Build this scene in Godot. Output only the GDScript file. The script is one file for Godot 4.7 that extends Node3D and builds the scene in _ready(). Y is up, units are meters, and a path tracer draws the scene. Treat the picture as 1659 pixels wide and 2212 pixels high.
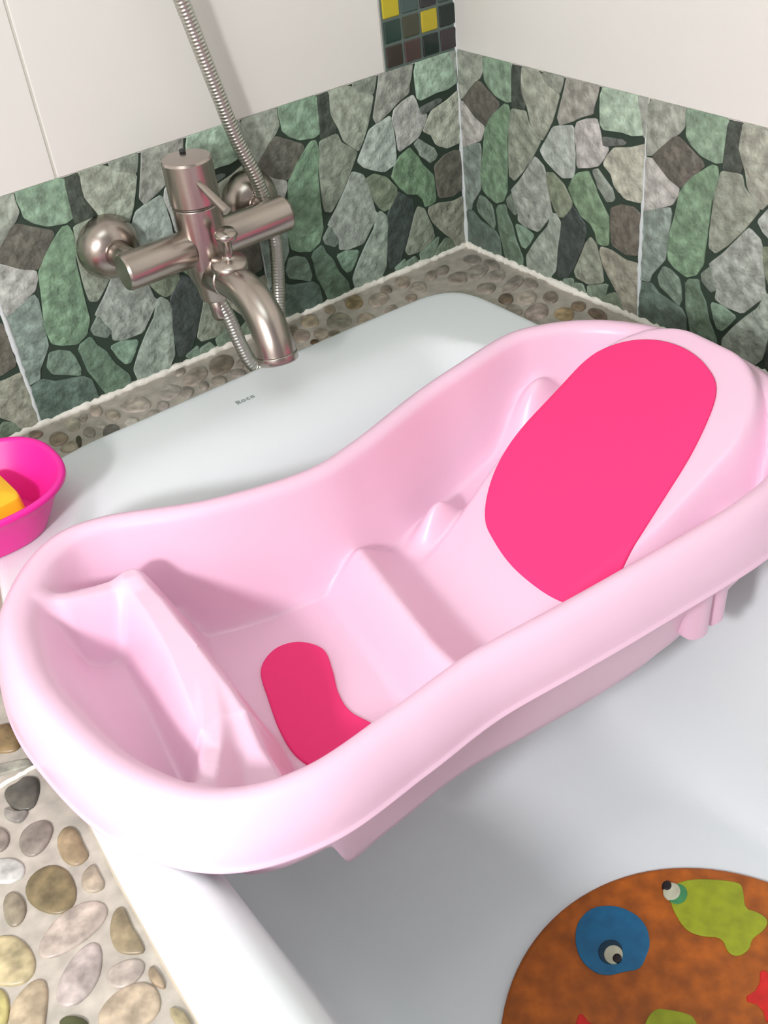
extends Node3D
# A pink baby bath set across the rims of a white bathtub in a stone-clad bathroom corner.
# World: the corner of the two walls at bath-surround height is the origin; the tap wall is z = 0 (x negative), the other wall is x = 0.

const STRIP_H := 0.2446
var M := {}
var tile_node: Node3D
var tile_place := Transform3D.IDENTITY
var stone_list := []
var pebble_list := []
var trim_node: Node3D
var mat_node: Node3D
var mat_last: Node3D

func _ready():
	# ---- camera
	var cam := Camera3D.new(); cam.name = "camera"
	cam.fov = 50.477; cam.near = 0.02; cam.far = 20.0
	cam.transform = Transform3D(Basis(Vector3(0.800005, -0.099903, 0.591617), Vector3(0.429007, 0.784589, -0.44763), Vector3(-0.419457, 0.611915, 0.670535)), Vector3(-0.83611, 0.60683, 1.0479))
	add_child(cam); cam.current = true
	# ---- sky and exposure
	var we := WorldEnvironment.new(); we.name = "environment"
	var e := Environment.new()
	e.background_mode = Environment.BG_COLOR; e.background_color = Color(0.5, 0.52, 0.55)
	e.tonemap_mode = Environment.TONE_MAPPER_LINEAR
	e.tonemap_exposure = 0.96
	e.sdfgi_enabled = true; e.ssao_enabled = true; e.ssil_enabled = true
	we.environment = e; add_child(we)
	# ---- lamps of the room (both outside the frame)
	wall_lamp(Vector3(-1.42, 0.65, 1.02), Color(1.0, 0.98, 0.995), 1.02, 0.075)
	ceiling_lamp(Vector3(-0.95, 1.9, 1.25), Vector2(0.9, 0.9), Color(0.9, 1.0, 1.0), 0.10)
	materials()
	# ---- the setting
	room()
	stone_data()
	wall_of_tiles("wall_left", true)
	wall_of_tiles("wall_right", false)
	surround()
	# ---- the things
	bathtub()
	baby_bath()
	mixer()
	shower_hose()
	toy_bowl()
	toys()
	bath_mat()

# ------------------------------------------------------------------ helpers
func srgb(r: float, g: float, b: float) -> Color:
	return Color(r / 255.0, g / 255.0, b / 255.0)

func lin(r: float, g: float, b: float) -> Color:
	return srgb(r, g, b).srgb_to_linear()

func noise_tex(seed_: int, freq: float, lo: float, hi: float, oct := 4, size := 256, kind := FastNoiseLite.TYPE_SIMPLEX_SMOOTH) -> NoiseTexture2D:
	var n := FastNoiseLite.new(); n.seed = seed_; n.frequency = freq; n.noise_type = kind
	n.fractal_octaves = oct
	var t := NoiseTexture2D.new(); t.width = size; t.height = size; t.seamless = true; t.noise = n
	var g := Gradient.new(); g.set_color(0, Color(lo, lo, lo)); g.set_color(1, Color(hi, hi, hi))
	t.color_ramp = g
	return t

func bump_tex(seed_: int, freq: float, strength: float, oct := 4) -> NoiseTexture2D:
	var n := FastNoiseLite.new(); n.seed = seed_; n.frequency = freq; n.fractal_octaves = oct
	var t := NoiseTexture2D.new(); t.width = 256; t.height = 256; t.seamless = true; t.noise = n
	t.as_normal_map = true; t.bump_strength = strength
	return t

func mat(color: Color, rough: float, metal := 0.0) -> StandardMaterial3D:
	var m := StandardMaterial3D.new()
	m.albedo_color = color; m.roughness = rough; m.metallic = metal
	return m

func tri(m: StandardMaterial3D, scale: float):
	m.uv1_triplanar = true; m.uv1_world_triplanar = true; m.uv1_scale = Vector3.ONE * scale

func obj(called: String, mesh: Mesh, material: Material, parent: Node = self) -> MeshInstance3D:
	var o := MeshInstance3D.new(); o.name = called; o.mesh = mesh; o.material_override = material
	o.cast_shadow = GeometryInstance3D.SHADOW_CASTING_SETTING_ON
	parent.add_child(o, true)
	return o

func thing(called: String, label: String, category: String, at := Vector3.ZERO) -> Node3D:
	var o := Node3D.new(); o.name = called; add_child(o, true); o.position = at
	o.set_meta("label", label); o.set_meta("category", category)
	return o

func setting(called: String, label: String, category: String) -> Node3D:
	var o := Node3D.new(); o.name = called; add_child(o, true)
	o.set_meta("kind", "structure"); o.set_meta("label", label); o.set_meta("category", category)
	return o

# A mesh from indexed triangles with smooth normals (clockwise fronts). Duplicate vertices where an edge is to stay sharp.
func solid(v: PackedVector3Array, ix: PackedInt32Array, weld_from := -1) -> ArrayMesh:
	var nor := PackedVector3Array(); nor.resize(v.size())
	for t in range(0, ix.size(), 3):
		var a := ix[t]; var b := ix[t + 1]; var c := ix[t + 2]
		var n := (v[c] - v[a]).cross(v[b] - v[a])
		nor[a] += n; nor[b] += n; nor[c] += n
	if weld_from >= 0:   # the last row closes on itself: points that coincide share one normal
		var sums := {}
		for k in range(weld_from, v.size()):
			var key := Vector3i((v[k] * 20000.0).round())
			sums[key] = sums.get(key, Vector3.ZERO) + nor[k]
		for k in range(weld_from, v.size()): nor[k] = sums[Vector3i((v[k] * 20000.0).round())]
	for k in nor.size():
		nor[k] = nor[k].normalized() if nor[k].length_squared() > 1e-24 else Vector3.UP
	var arr := []; arr.resize(Mesh.ARRAY_MAX)
	arr[Mesh.ARRAY_VERTEX] = v; arr[Mesh.ARRAY_NORMAL] = nor; arr[Mesh.ARRAY_INDEX] = ix
	var m := ArrayMesh.new(); m.add_surface_from_arrays(Mesh.PRIMITIVE_TRIANGLES, arr)
	return m

# Rows of points joined into a surface; rows may be closed. Pairs of equal rows make a sharp edge.
func grid(rows: Array, closed: bool, flip := false, weld := false) -> ArrayMesh:
	var v := PackedVector3Array(); var ix := PackedInt32Array()
	var n: int = rows[0].size()
	for r in rows: v.append_array(r)
	for j in rows.size() - 1:
		if rows[j][0].is_equal_approx(rows[j + 1][0]) and rows[j][n / 3].is_equal_approx(rows[j + 1][n / 3]): continue
		for k in (n if closed else n - 1):
			var a := j * n + k; var b := j * n + (k + 1) % n; var c := a + n; var d := b + n
			if flip: ix.append_array([a, b, c, b, d, c])
			else: ix.append_array([a, c, b, b, c, d])
	return solid(v, ix, v.size() - n if weld else -1)

func fixed_out(m: ArrayMesh) -> ArrayMesh:   # turns a closed mesh inside out when its volume is negative
	var arr := m.surface_get_arrays(0); var v: PackedVector3Array = arr[Mesh.ARRAY_VERTEX]; var ix: PackedInt32Array = arr[Mesh.ARRAY_INDEX]
	var vol := 0.0
	for t in range(0, ix.size(), 3): vol += v[ix[t]].dot(v[ix[t + 2]].cross(v[ix[t + 1]]))
	if vol > 0.0: return m
	var jx := PackedInt32Array(); jx.resize(ix.size())
	for t in range(0, ix.size(), 3):
		jx[t] = ix[t]; jx[t + 1] = ix[t + 2]; jx[t + 2] = ix[t + 1]
	return solid(v, jx)

# A turned shape: profile of (radius, height along the axis), repeated points stay sharp.
func lathe(profile: Array, at: Vector3, axis: Vector3, segs := 40) -> ArrayMesh:
	axis = axis.normalized()
	var s := axis.cross(Vector3(0.31, 0.2, 0.93) if absf(axis.y) > 0.9 else Vector3.UP).normalized(); var t := axis.cross(s)
	var rows := []
	for p in profile:
		var r := PackedVector3Array()
		for k in segs:
			var a := TAU * k / segs
			r.append(at + axis * p.y + (s * cos(a) + t * sin(a)) * maxf(p.x, 1e-5))
		rows.append(r)
	return fixed_out(grid(rows, true))

func spline(pts: Array, n: int) -> PackedVector3Array:   # Catmull-Rom through open points
	var r := PackedVector3Array()
	for k in n + 1:
		var f := float(k) / n * (pts.size() - 1); var i := mini(int(f), pts.size() - 2); var t := f - i
		r.append((pts[i] as Vector3).cubic_interpolate(pts[i + 1], pts[maxi(i - 1, 0)], pts[mini(i + 2, pts.size() - 1)], t))
	return r

func tube(path: PackedVector3Array, radii: PackedFloat32Array, segs := 16, caps := true) -> ArrayMesh:
	var rows := []
	var up := Vector3(0.3, 0.2, 0.9)
	var n := path.size()
	var s := Vector3.ZERO
	for k in n:
		var d := (path[mini(k + 1, n - 1)] - path[maxi(k - 1, 0)]).normalized()
		if k == 0: s = d.cross(up).normalized()
		s = (s - d * s.dot(d)).normalized()
		var t := d.cross(s)
		var r := PackedVector3Array()
		for j in segs:
			var a := TAU * j / segs
			r.append(path[k] + (s * cos(a) + t * sin(a)) * radii[k])
		if k == 0 and caps:
			rows.append(shrunk(r, path[k])); rows.append(r); 
		rows.append(r)
		if k == n - 1 and caps:
			rows.append(r); rows.append(shrunk(r, path[k]))
	return fixed_out(grid(rows, true))

func shrunk(r: PackedVector3Array, c: Vector3) -> PackedVector3Array:
	var q := PackedVector3Array()
	for p in r: q.append(c + (p - c) * 0.001)
	return q

func const_radii(n: int, r: float) -> PackedFloat32Array:
	var a := PackedFloat32Array(); a.resize(n); a.fill(r); return a

# A box with chamfered edges.
func chamfer_box(c: Vector3, size: Vector3, ch := 0.0015) -> ArrayMesh:
	var h := size / 2.0
	var rows := []
	for q in [[-h.z, ch], [-h.z + ch, 0.0], [h.z - ch, 0.0], [h.z, ch]]:
		var z: float = q[0]; var i: float = q[1]
		var x := h.x - i; var y := h.y - i
		var r := PackedVector3Array()
		for p in [Vector2(-x + ch, -y), Vector2(x - ch, -y), Vector2(x, -y + ch), Vector2(x, y - ch), Vector2(x - ch, y), Vector2(-x + ch, y), Vector2(-x, y - ch), Vector2(-x, -y + ch)]:
			r.append(c + Vector3(p.x, p.y, z))
		rows.append(r)
	# flat faces: every quad with vertices of its own
	var v := PackedVector3Array(); var ix := PackedInt32Array()
	var quads := []
	for j in 3:
		for k in 8:
			quads.append([rows[j][k], rows[j][(k + 1) % 8], rows[j + 1][(k + 1) % 8], rows[j + 1][k]])
	for qd in quads:
		var b := v.size(); v.append_array(PackedVector3Array(qd)); ix.append_array([b, b + 1, b + 2, b, b + 2, b + 3])
	for r in [rows[0], rows[3]]:
		var b := v.size(); v.append_array(r)
		for k in range(1, 7):
			if r == rows[0]: ix.append_array([b, b + k + 1, b + k])
			else: ix.append_array([b, b + k, b + k + 1])
	return fixed_out(solid(v, ix))

func cap_disc(ring: PackedVector3Array, center: Vector3) -> Array:
	return [ring, center]

# A flat piece with an outline in a plane: rounded shoulder, flat or domed top. place maps (x, height, y) to the world.
func slab_piece(poly: PackedVector2Array, heights: Array, place: Callable) -> ArrayMesh:
	var c := Vector2.ZERO
	for p in poly: c += p
	c /= poly.size()
	var rows := []
	for h in heights:   # [inset in metres, share towards the middle, height]
		var r := PackedVector3Array()
		for p in poly:
			var d := c - p
			var q: Vector2 = p + d.normalized() * minf(h[0], d.length() * 0.6) + d * h[1]
			r.append(place.call(q, h[2]))
		rows.append(r)
	var m := PackedVector3Array()
	for p in poly: m.append(place.call(c, heights[-1][2]))
	rows.append(m)
	var g := grid(rows, true)
	# front side out: the middle's normal follows the placement's up
	var arr := g.surface_get_arrays(0); var nor: PackedVector3Array = arr[Mesh.ARRAY_NORMAL]
	var up: Vector3 = (place.call(c, 1.0) - place.call(c, 0.0))
	var n := Vector3.ZERO
	for k in poly.size(): n += nor[nor.size() - 2 * poly.size() + k]
	if n.dot(up) < 0.0: g = grid(rows, true, true)
	return g

func rounded(poly: PackedVector2Array, keep := 0.3, times := 1) -> PackedVector2Array:
	for t in times:
		var q := PackedVector2Array()
		for k in poly.size():
			var a := poly[k]; var b := poly[(k + 1) % poly.size()]
			q.append(a.lerp(b, keep)); q.append(a.lerp(b, 1.0 - keep))
		poly = q
	return poly

func grown(poly: PackedVector2Array, by: float) -> PackedVector2Array:
	var r := Geometry2D.offset_polygon(poly, by, Geometry2D.JOIN_MITER)
	return r[0] if r.size() > 0 else poly

func poly_of(a: Array) -> PackedVector2Array:   # tenths of millimetres
	var p := PackedVector2Array()
	for k in range(0, a.size(), 2): p.append(Vector2(a[k], a[k + 1]) * 1e-4)
	return p

func tinted(m: ArrayMesh, col: Color) -> ArrayMesh:
	var arr := m.surface_get_arrays(0)
	var cs := PackedColorArray(); cs.resize(arr[Mesh.ARRAY_VERTEX].size()); cs.fill(col)
	arr[Mesh.ARRAY_COLOR] = cs
	var r := ArrayMesh.new(); r.add_surface_from_arrays(Mesh.PRIMITIVE_TRIANGLES, arr)
	return r

func closed_curve(pts: Array, n: int) -> PackedVector3Array:   # Catmull-Rom loop sampled evenly by length
	var raw := PackedVector3Array(); var sub := 40; var c := pts.size()
	for i in c:
		for k in sub:
			raw.append((pts[i] as Vector3).cubic_interpolate(pts[(i + 1) % c], pts[(i + c - 1) % c], pts[(i + 2) % c], float(k) / sub))
	var l := PackedFloat32Array(); l.append(0.0)
	for i in raw.size(): l.append(l[i] + raw[i].distance_to(raw[(i + 1) % raw.size()]))
	var r := PackedVector3Array(); var j := 0
	for k in n:
		var s: float = l[-1] * k / n
		while l[j + 1] < s: j += 1
		r.append(raw[j].lerp(raw[(j + 1) % raw.size()], (s - l[j]) / maxf(l[j + 1] - l[j], 1e-9)))
	return r

func plan_normals(c: PackedVector3Array) -> PackedVector3Array:   # outward in plan
	var mid := Vector3.ZERO
	for p in c: mid += p
	mid /= c.size()
	var area := 0.0
	for k in c.size():
		var a := c[k]; var b := c[(k + 1) % c.size()]
		area += a.x * b.z - b.x * a.z
	var r := PackedVector3Array(); var n := c.size()
	for k in n:
		var d := c[(k + 2) % n] - c[(k + n - 2) % n]
		var q := Vector3(d.z, 0, -d.x).normalized()
		r.append(q if area > 0.0 else -q)
	return r

func smax(a: float, b: float, k: float) -> float:
	var h := maxf(k - absf(a - b), 0.0) / k
	return maxf(a, b) + h * h * k * 0.25

func smin(a: float, b: float, k: float) -> float:
	return -smax(-a, -b, k)

# ------------------------------------------------------------------ materials
func materials():
	M.white_tile = mat(srgb(222, 222, 216), 0.3)
	M.wall_paint = mat(srgb(228, 226, 222), 0.8)
	M.dark_paint = mat(srgb(150, 146, 148), 0.8)
	M.floor_tile = mat(srgb(140, 132, 124), 0.5)
	M.mortar = mat(srgb(44, 60, 48), 0.7)
	var st := mat(Color.WHITE, 0.42)
	st.vertex_color_use_as_albedo = true
	st.albedo_texture = noise_tex(11, 0.022, 0.66, 1.0, 5); tri(st, 9.0)
	st.normal_enabled = true; st.normal_texture = bump_tex(5, 0.02, 9.0, 4); st.normal_scale = 0.8
	M.stone = st
	var pb := mat(Color.WHITE, 0.38)
	pb.vertex_color_use_as_albedo = true
	pb.albedo_texture = noise_tex(23, 0.02, 0.6, 1.0, 5); tri(pb, 11.0)
	M.pebble = pb
	var sl := mat(srgb(194, 187, 175), 0.55)
	sl.albedo_texture = noise_tex(31, 0.03, 0.82, 1.0, 5); tri(sl, 6.0)
	M.ledge = sl
	var ck := mat(srgb(252, 249, 238), 0.7)
	ck.albedo_texture = noise_tex(37, 0.04, 0.9, 1.0, 4); tri(ck, 14.0)
	M.caulk = ck
	M.silicone = mat(srgb(206, 214, 214), 0.35)
	M.grout = mat(srgb(205, 205, 195), 0.7)
	M.acrylic = mat(srgb(230, 236, 238), 0.5)
	M.acrylic.metallic_specular = 0.35
	M.ink = mat(srgb(150, 160, 160), 0.5)
	var pk := mat(srgb(240, 200, 222), 0.34)
	pk.rim_enabled = false
	M.pink = pk
	M.pad = mat(srgb(247, 52, 124), 0.75)
	M.steel = mat(srgb(178, 168, 160), 0.27, 1.0)
	M.steel_dark = mat(srgb(120, 112, 106), 0.4, 1.0)
	M.hose = mat(srgb(190, 190, 182), 0.33, 1.0)
	M.black = mat(srgb(40, 44, 42), 0.5)
	M.magenta = mat(srgb(240, 38, 160), 0.42)
	M.yellow = mat(srgb(252, 196, 40), 0.4)
	M.lamp_metal = mat(srgb(190, 190, 190), 0.3, 1.0)
	var mo := mat(srgb(196, 104, 24), 0.5)
	mo.albedo_texture = noise_tex(41, 0.02, 0.72, 1.0, 5); tri(mo, 7.0)
	M.mat_orange = mo
	for q in [["blue", 28, 112, 158], ["blue_ring", 10, 56, 78], ["green", 164, 176, 34], ["green_ring", 70, 150, 95], ["eye", 205, 205, 180], ["pupil", 22, 14, 14], ["red", 226, 34, 26]]:
		var mm := mat(srgb(q[1], q[2], q[3]), 0.5)
		mm.albedo_texture = noise_tex(43, 0.03, 0.85, 1.0, 4); tri(mm, 7.0)
		M["mat_" + q[0]] = mm
	M.mosaic = {}

# ------------------------------------------------------------------ lamps
func wall_lamp(at: Vector3, col: Color, energy: float, size: float):
	var t := thing("wall_lamp", "round white glass wall lamp on the end wall", "lamp", at)
	var gm := mat(Color(1, 1, 1), 0.4); gm.emission_enabled = true; gm.emission = col; gm.emission_energy_multiplier = 2.0
	var prof := []
	for k in 17: prof.append(Vector2(sin(PI * k / 16.0), -cos(PI * k / 16.0)) * size)
	obj("globe", lathe(prof, Vector3.ZERO, Vector3.UP, 32), gm, t)
	var mm := mat(srgb(190, 190, 190), 0.3, 1.0)
	var gap := 1.75 + at.x
	obj("bracket", lathe([Vector2(0, -gap + 0.012), Vector2(0.045, -gap + 0.012), Vector2(0.045, -gap + 0.012), Vector2(0.045, -gap + 0.02), Vector2(0.012, -gap + 0.03), Vector2(0.012, -size * 0.9), Vector2(0.0, -size * 0.9)], Vector3.ZERO, Vector3.RIGHT, 24), mm, t)
	var l := OmniLight3D.new(); l.name = "lamp_glow"; l.light_color = col; l.light_energy = energy; l.light_size = size * 0.9
	l.omni_range = 12.0; l.omni_attenuation = 2.0; l.shadow_enabled = true
	t.add_child(l)

func ceiling_lamp(at: Vector3, size: Vector2, col: Color, energy: float):
	var t := thing("ceiling_lamp", "square white ceiling panel lamp above the bath", "lamp", at)
	var gm := mat(Color(1, 1, 1), 0.5); gm.emission_enabled = true; gm.emission = col; gm.emission_energy_multiplier = 1.5
	obj("frame", chamfer_box(Vector3(0, -0.02, 0), Vector3(size.x + 0.04, 0.04, size.y + 0.04), 0.004), mat(srgb(225, 225, 225), 0.5), t)
	obj("diffuser", chamfer_box(Vector3(0, -0.041, 0), Vector3(size.x, 0.004, size.y), 0.001), gm, t)
	var l := AreaLight3D.new(); l.name = "panel_glow"; l.area_size = size; l.light_color = col; l.light_energy = energy
	l.area_range = 12.0; l.area_attenuation = 2.0; l.shadow_enabled = true
	l.position = Vector3(0, -0.05, 0); l.rotation.x = -PI / 2.0
	t.add_child(l)

# ------------------------------------------------------------------ room
func room():
	var f := obj("floor", chamfer_box(Vector3(-1.05, -0.53, 1.2), Vector3(2.3, 0.06, 2.6), 0.002), M.floor_tile); f.set_meta("kind", "structure")
	var c := obj("ceiling", chamfer_box(Vector3(-1.05, 1.93, 1.2), Vector3(2.3, 0.06, 2.6), 0.002), M.wall_paint); c.set_meta("kind", "structure")
	var b := obj("wall_back", chamfer_box(Vector3(-1.05, 0.7, 2.43), Vector3(2.3, 2.5, 0.06), 0.002), M.dark_paint); b.set_meta("kind", "structure")
	var w := obj("wall_end", chamfer_box(Vector3(-1.78, 0.7, 1.2), Vector3(0.06, 2.5, 2.5), 0.002), M.white_tile); w.set_meta("kind", "structure")

func stone(r: int, g: int, b: int, a: Array):
	stone_list.append([lin(r, g, b), poly_of(a)])

func wall_of_tiles(called: String, left: bool):
	var w := setting(called, "tap wall with white tiles above a crazy-paved stone band" if left else "side wall with plain white tiles above a crazy-paved stone band", "wall")
	w.remove_meta("category")
	# along = distance from the corner; place(p, h): p = (along, height), h = distance out of the wall
	var place := func(p: Vector2, h: float) -> Vector3: return Vector3(-p.x, p.y, h) if left else Vector3(-h, p.y, p.x)
	var ln := 1.75 if left else 2.4
	obj("masonry", box_on(place, 0.0, ln, -0.5, 1.9, -0.06, 0.0009), M.grout, w)
	# plain white tiles
	var cuts := [0.1056, 0.507, 0.909, 1.311, 1.748] if left else [0.001, 0.62, 1.24, 1.86, 2.36]
	var levels := [STRIP_H - 0.0006, 0.545, 0.845, 1.145, 1.445, 1.745]
	for i in cuts.size() - 1:
		for j in levels.size() - 1:
			obj("wall_tile", box_on(place, cuts[i] + 0.0012, cuts[i + 1] - 0.0012, levels[j] + 0.001, levels[j + 1] - 0.001, -0.009, 0.0022), M.white_tile, w)
	# the band of stone-faced tiles: one pattern, repeated tile by tile
	var count := 4 if left else 4
	var meshes := []
	for n in count:
		var off := -0.3 * (n + 1) if left else 0.3 * n
		var tile := obj("stone_tile", box_on(place, 0.3 * n + 0.0007, 0.3 * n + 0.2993, 0.0, STRIP_H, -0.009, 0.0012), M.mortar, w)
		for s in stone_list:
			var put := func(p: Vector2, h: float) -> Vector3: return Vector3(off + p.x, p.y, h) if left else Vector3(-h, p.y, off + p.x)
			var m := slab_piece(grown(rounded(s[1], 0.09), 0.0017), [[0.0, 0.0, 0.0008], [0.0002, 0.0, 0.0020], [0.0010, 0.0, 0.0028], [0.0, 0.4, 0.0031]], put)
			obj("stone", tinted(m, (s[0].lerp(Color(1, 1, 1) * s[0].get_luminance(), 0.22) * (Color(1.28, 1.42, 1.31) if left else Color(1.36, 1.4, 1.31))).clamp()), M.stone, tile)
	# joints filled with pale grout, ragged
	var rng := RandomNumberGenerator.new(); rng.seed = 7 if left else 9
	for n in range(1, count):
		var strong: bool = (left and n == 2) or (not left and n == 1)
		var path := PackedVector3Array(); var rad := PackedFloat32Array()
		for k in 41:
			path.append(place.call(Vector2(0.3 * n + rng.randf_range(-0.0006, 0.0006), 0.003 + k * 0.006), 0.0016))
			var wgt: float = clampf(1.1 - absf(k - 14.0) / 22.0, 0.0, 1.0) if strong else 0.35
			rad.append(0.0006 + (0.0030 if strong else 0.0012) * wgt * rng.randf_range(0.5, 1.1))
		obj("grout_line", tube(path, rad, 8), M.silicone, w)
	if left: mosaic(w)
	if left:
		var path := PackedVector3Array(); var rad := PackedFloat32Array()
		for k in 61:
			path.append(Vector3(-0.0015 + rng.randf_range(-0.0006, 0.0006), 0.002 + k * 0.0095, 0.0015))
			rad.append(clampf(0.0050 - k * 0.00009, 0.0016, 0.005) * rng.randf_range(0.7, 1.15))
		obj("silicone_bead", tube(path, rad, 10), M.silicone, w)

func box_on(place: Callable, a0: float, a1: float, y0: float, y1: float, h0: float, h1: float) -> ArrayMesh:
	var p: Vector3 = place.call(Vector2(a0, y0), h0); var q: Vector3 = place.call(Vector2(a1, y1), h1)
	return chamfer_box((p + q) / 2.0, (q - p).abs(), 0.0009)

func mosaic(w: Node3D):
	var back := obj("mosaic_border", chamfer_box(Vector3(-0.0527, 0.245 + 0.315, -0.0025), Vector3(0.1046, 0.63, 0.0085), 0.0005), mat(srgb(92, 108, 101), 0.5), w)
	var base := [[58, 52, 46], [78, 62, 60], [30, 42, 38], [56, 50, 54], [36, 62, 54], [64, 68, 50], [182, 166, 36], [26, 40, 36], [186, 172, 30], [64, 86, 82], [44, 44, 48], [60, 76, 72]]
	var rng := RandomNumberGenerator.new(); rng.seed = 3
	var p := 0.02615
	for j in 24:
		for i in 4:
			var q: Array = base[j * 4 + i] if j < 3 else base[rng.randi() % 12]
			var key := str(q)
			if not M.mosaic.has(key): M.mosaic[key] = mat(srgb(q[0], q[1], q[2]), 0.16)
			obj("mosaic_tile", chamfer_box(Vector3(-0.1046 + p * (i + 0.5) + 0.0002, 0.2462 + p * (j + 0.5), 0.0010), Vector3(p - 0.0035, p - 0.0035, 0.005), 0.001), M.mosaic[key], back)

# ------------------------------------------------------------------ the tiled surround of the bath
func bath_outline() -> PackedVector3Array:
	var pts := []
	for q in [[-600, 87], [-500, 85], [-400, 85], [-280, 85], [-170, 87], [-135, 90], [-112, 102], [-100, 125], [-96, 165], [-95, 300], [-95, 600], [-95, 900], [-95, 1200], [-96, 1440], [-104, 1490], [-140, 1512], [-280, 1515], [-440, 1515], [-600, 1513], [-655, 1497], [-698, 1440], [-733, 1370], [-766, 1250], [-783, 1080], [-787, 900], [-786, 720], [-783, 620], [-777, 520], [-762, 370], [-738, 250], [-708, 165], [-665, 110]]:
		pts.append(Vector3(q[0] * 0.001, 0, q[1] * 0.001))
	return closed_curve(pts, 360)

func pebble(r: int, g: int, b: int, a: Array):
	pebble_list.append([(lin(r, g, b) * 1.22).clamp(), poly_of(a)])

func surround():
	var t := setting("trim_1", "pebble-tiled surround around the white bathtub", "surround")
	t.remove_meta("category")
	trim_node = t
	var c := bath_outline(); var nr := plan_normals(c)
	var mid := Vector3(-0.44, 0, 0.8)
	var inner := PackedVector3Array(); var outer := PackedVector3Array()
	for k in c.size():
		inner.append(c[k] - nr[k] * 0.012)
		var d := c[k] - mid
		var s := 1e9
		for q in [[d.x, -1.2 - mid.x], [d.x, 0.0 - mid.x], [d.z, 0.0 - mid.z], [d.z, 1.75 - mid.z]]:
			if q[0] * q[1] > 0.0: s = minf(s, q[1] / q[0])
		outer.append(mid + d * s)
	var rows := []
	for q in [[inner, -0.05], [inner, -0.001], [inner, -0.001], [outer, -0.001], [outer, -0.001], [outer, -0.05], [outer, -0.05], [inner, -0.05]]:
		var r := PackedVector3Array()
		for p in q[0]: r.append(p + Vector3(0, q[1], 0))
		rows.append(r)
	obj("slab", fixed_out(grid(rows, true)), M.ledge, t)
	obj("apron", chamfer_box(Vector3(-1.17, -0.275, 0.875), Vector3(0.06, 0.45, 1.75), 0.002), M.ledge, t)
	obj("apron", chamfer_box(Vector3(-0.57, -0.275, 1.72), Vector3(1.14, 0.45, 0.06), 0.002), M.ledge, t)
	pebble_data()
	# more pebbles of the same tiles beyond the frame
	var rng := RandomNumberGenerator.new(); rng.seed = 21
	var taken := []
	for p in pebble_list:
		var cc := Vector2.ZERO
		for q in p[1]: cc += q
		cc /= p[1].size()
		var rr := 0.0
		for q in p[1]: rr = maxf(rr, q.distance_to(cc))
		taken.append([cc, rr])
	var tones := [[196, 182, 170], [178, 166, 148], [150, 138, 118], [204, 196, 180], [132, 120, 96], [186, 172, 150]]
	for n in 3000:
		var cc := Vector2(rng.randf_range(-1.16, -0.83), rng.randf_range(0.12, 1.3))
		var rr := rng.randf_range(0.009, 0.026)
		var ok := true
		if cc.x > -0.88 and cc.y > 0.33 and cc.y < 0.72: ok = false
		for q in taken:
			if q[0].distance_to(cc) < q[1] + rr: ok = false; break
		for k in range(0, c.size(), 6):
			if Vector2(c[k].x, c[k].z).distance_to(cc) < rr + 0.006: ok = false; break
		if not ok: continue
		taken.append([cc, rr])
		var pl := PackedVector2Array(); var turn := rng.randf() * TAU; var squash := rng.randf_range(0.5, 0.95)
		for k in 14:
			var a := TAU * k / 14.0
			pl.append(cc + Vector2(cos(a), sin(a) * squash).rotated(turn) * rr * (1.0 + 0.06 * sin(3.0 * a + turn)))
		var tn: Array = tones[rng.randi() % 6]
		pebble_list.append([lin(tn[0], tn[1], tn[2]), pl])
	var index := 0
	for p in pebble_list:
		# pebbles are cut off where the bath, the walls or another tile begins
		var pl: PackedVector2Array = p[1]
		var bath := PackedVector2Array()
		for k in range(0, c.size(), 3): bath.append(Vector2(c[k].x + nr[k].x * 0.003, c[k].z + nr[k].z * 0.003))
		var left := Geometry2D.clip_polygons(pl, bath)
		if left.is_empty(): continue
		var field := PackedVector2Array([Vector2(-1.19, 0.006), Vector2(-0.006, 0.006), Vector2(-0.006, 1.7), Vector2(-1.19, 1.7)])
		left = Geometry2D.intersect_polygons(left[0], field)
		if left.is_empty() or left[0].size() < 5: continue
		var hh := 0.0014 + 0.00013 * (index % 7)
		index += 1
		var put := func(q: Vector2, h: float) -> Vector3: return Vector3(q.x, h, q.y)
		var m := slab_piece(rounded(left[0], 0.22) if left[0].size() < 40 else left[0], [[0.0, 0.0, -0.0012], [0.0001, 0.0, -0.0002], [0.0003, 0.05, hh * 0.45], [0.0, 0.2, hh * 0.8], [0.0, 0.5, hh]], put)
		obj("pebble", tinted(m, p[0]), M.pebble, t)
	# ragged pale filler along the foot of both walls, round the bath, and at the tile joints
	for run in [[Vector3(-1.2, 0.001, 0.002), Vector3(-0.002, 0.001, 0.002), 0.0040, 260], [Vector3(-0.002, 0.001, 0.002), Vector3(-0.002, 0.001, 1.2), 0.0044, 260]]:
		var path := PackedVector3Array(); var rad := PackedFloat32Array()
		for k in run[3] + 1:
			path.append(run[0].lerp(run[1], float(k) / run[3]) + Vector3(rng.randf_range(-1, 1), rng.randf_range(-0.6, 1), rng.randf_range(-1, 1)) * 0.0007)
			rad.append(run[2] * rng.randf_range(0.7, 1.35))
		obj("filler_bead", tube(path, rad, 8), M.caulk, t)
	var ring := []
	var r0 := PackedVector3Array(); var r1 := PackedVector3Array(); var r2 := PackedVector3Array()
	for k in c.size():
		var wv := 0.0007 + 0.0003 * sin(k * 0.9) + 0.007 * smoothstep(0.4, 0.9, -nr[k].z)
		r0.append(c[k] + nr[k] * wv + Vector3(0, -0.002, 0)); r1.append(c[k] + nr[k] * wv * 0.9 + Vector3(0, 0.0012, 0)); r2.append(c[k] - nr[k] * 0.003 + Vector3(0, 0.004, 0))
	ring = [r0, r1, r2]
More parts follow.
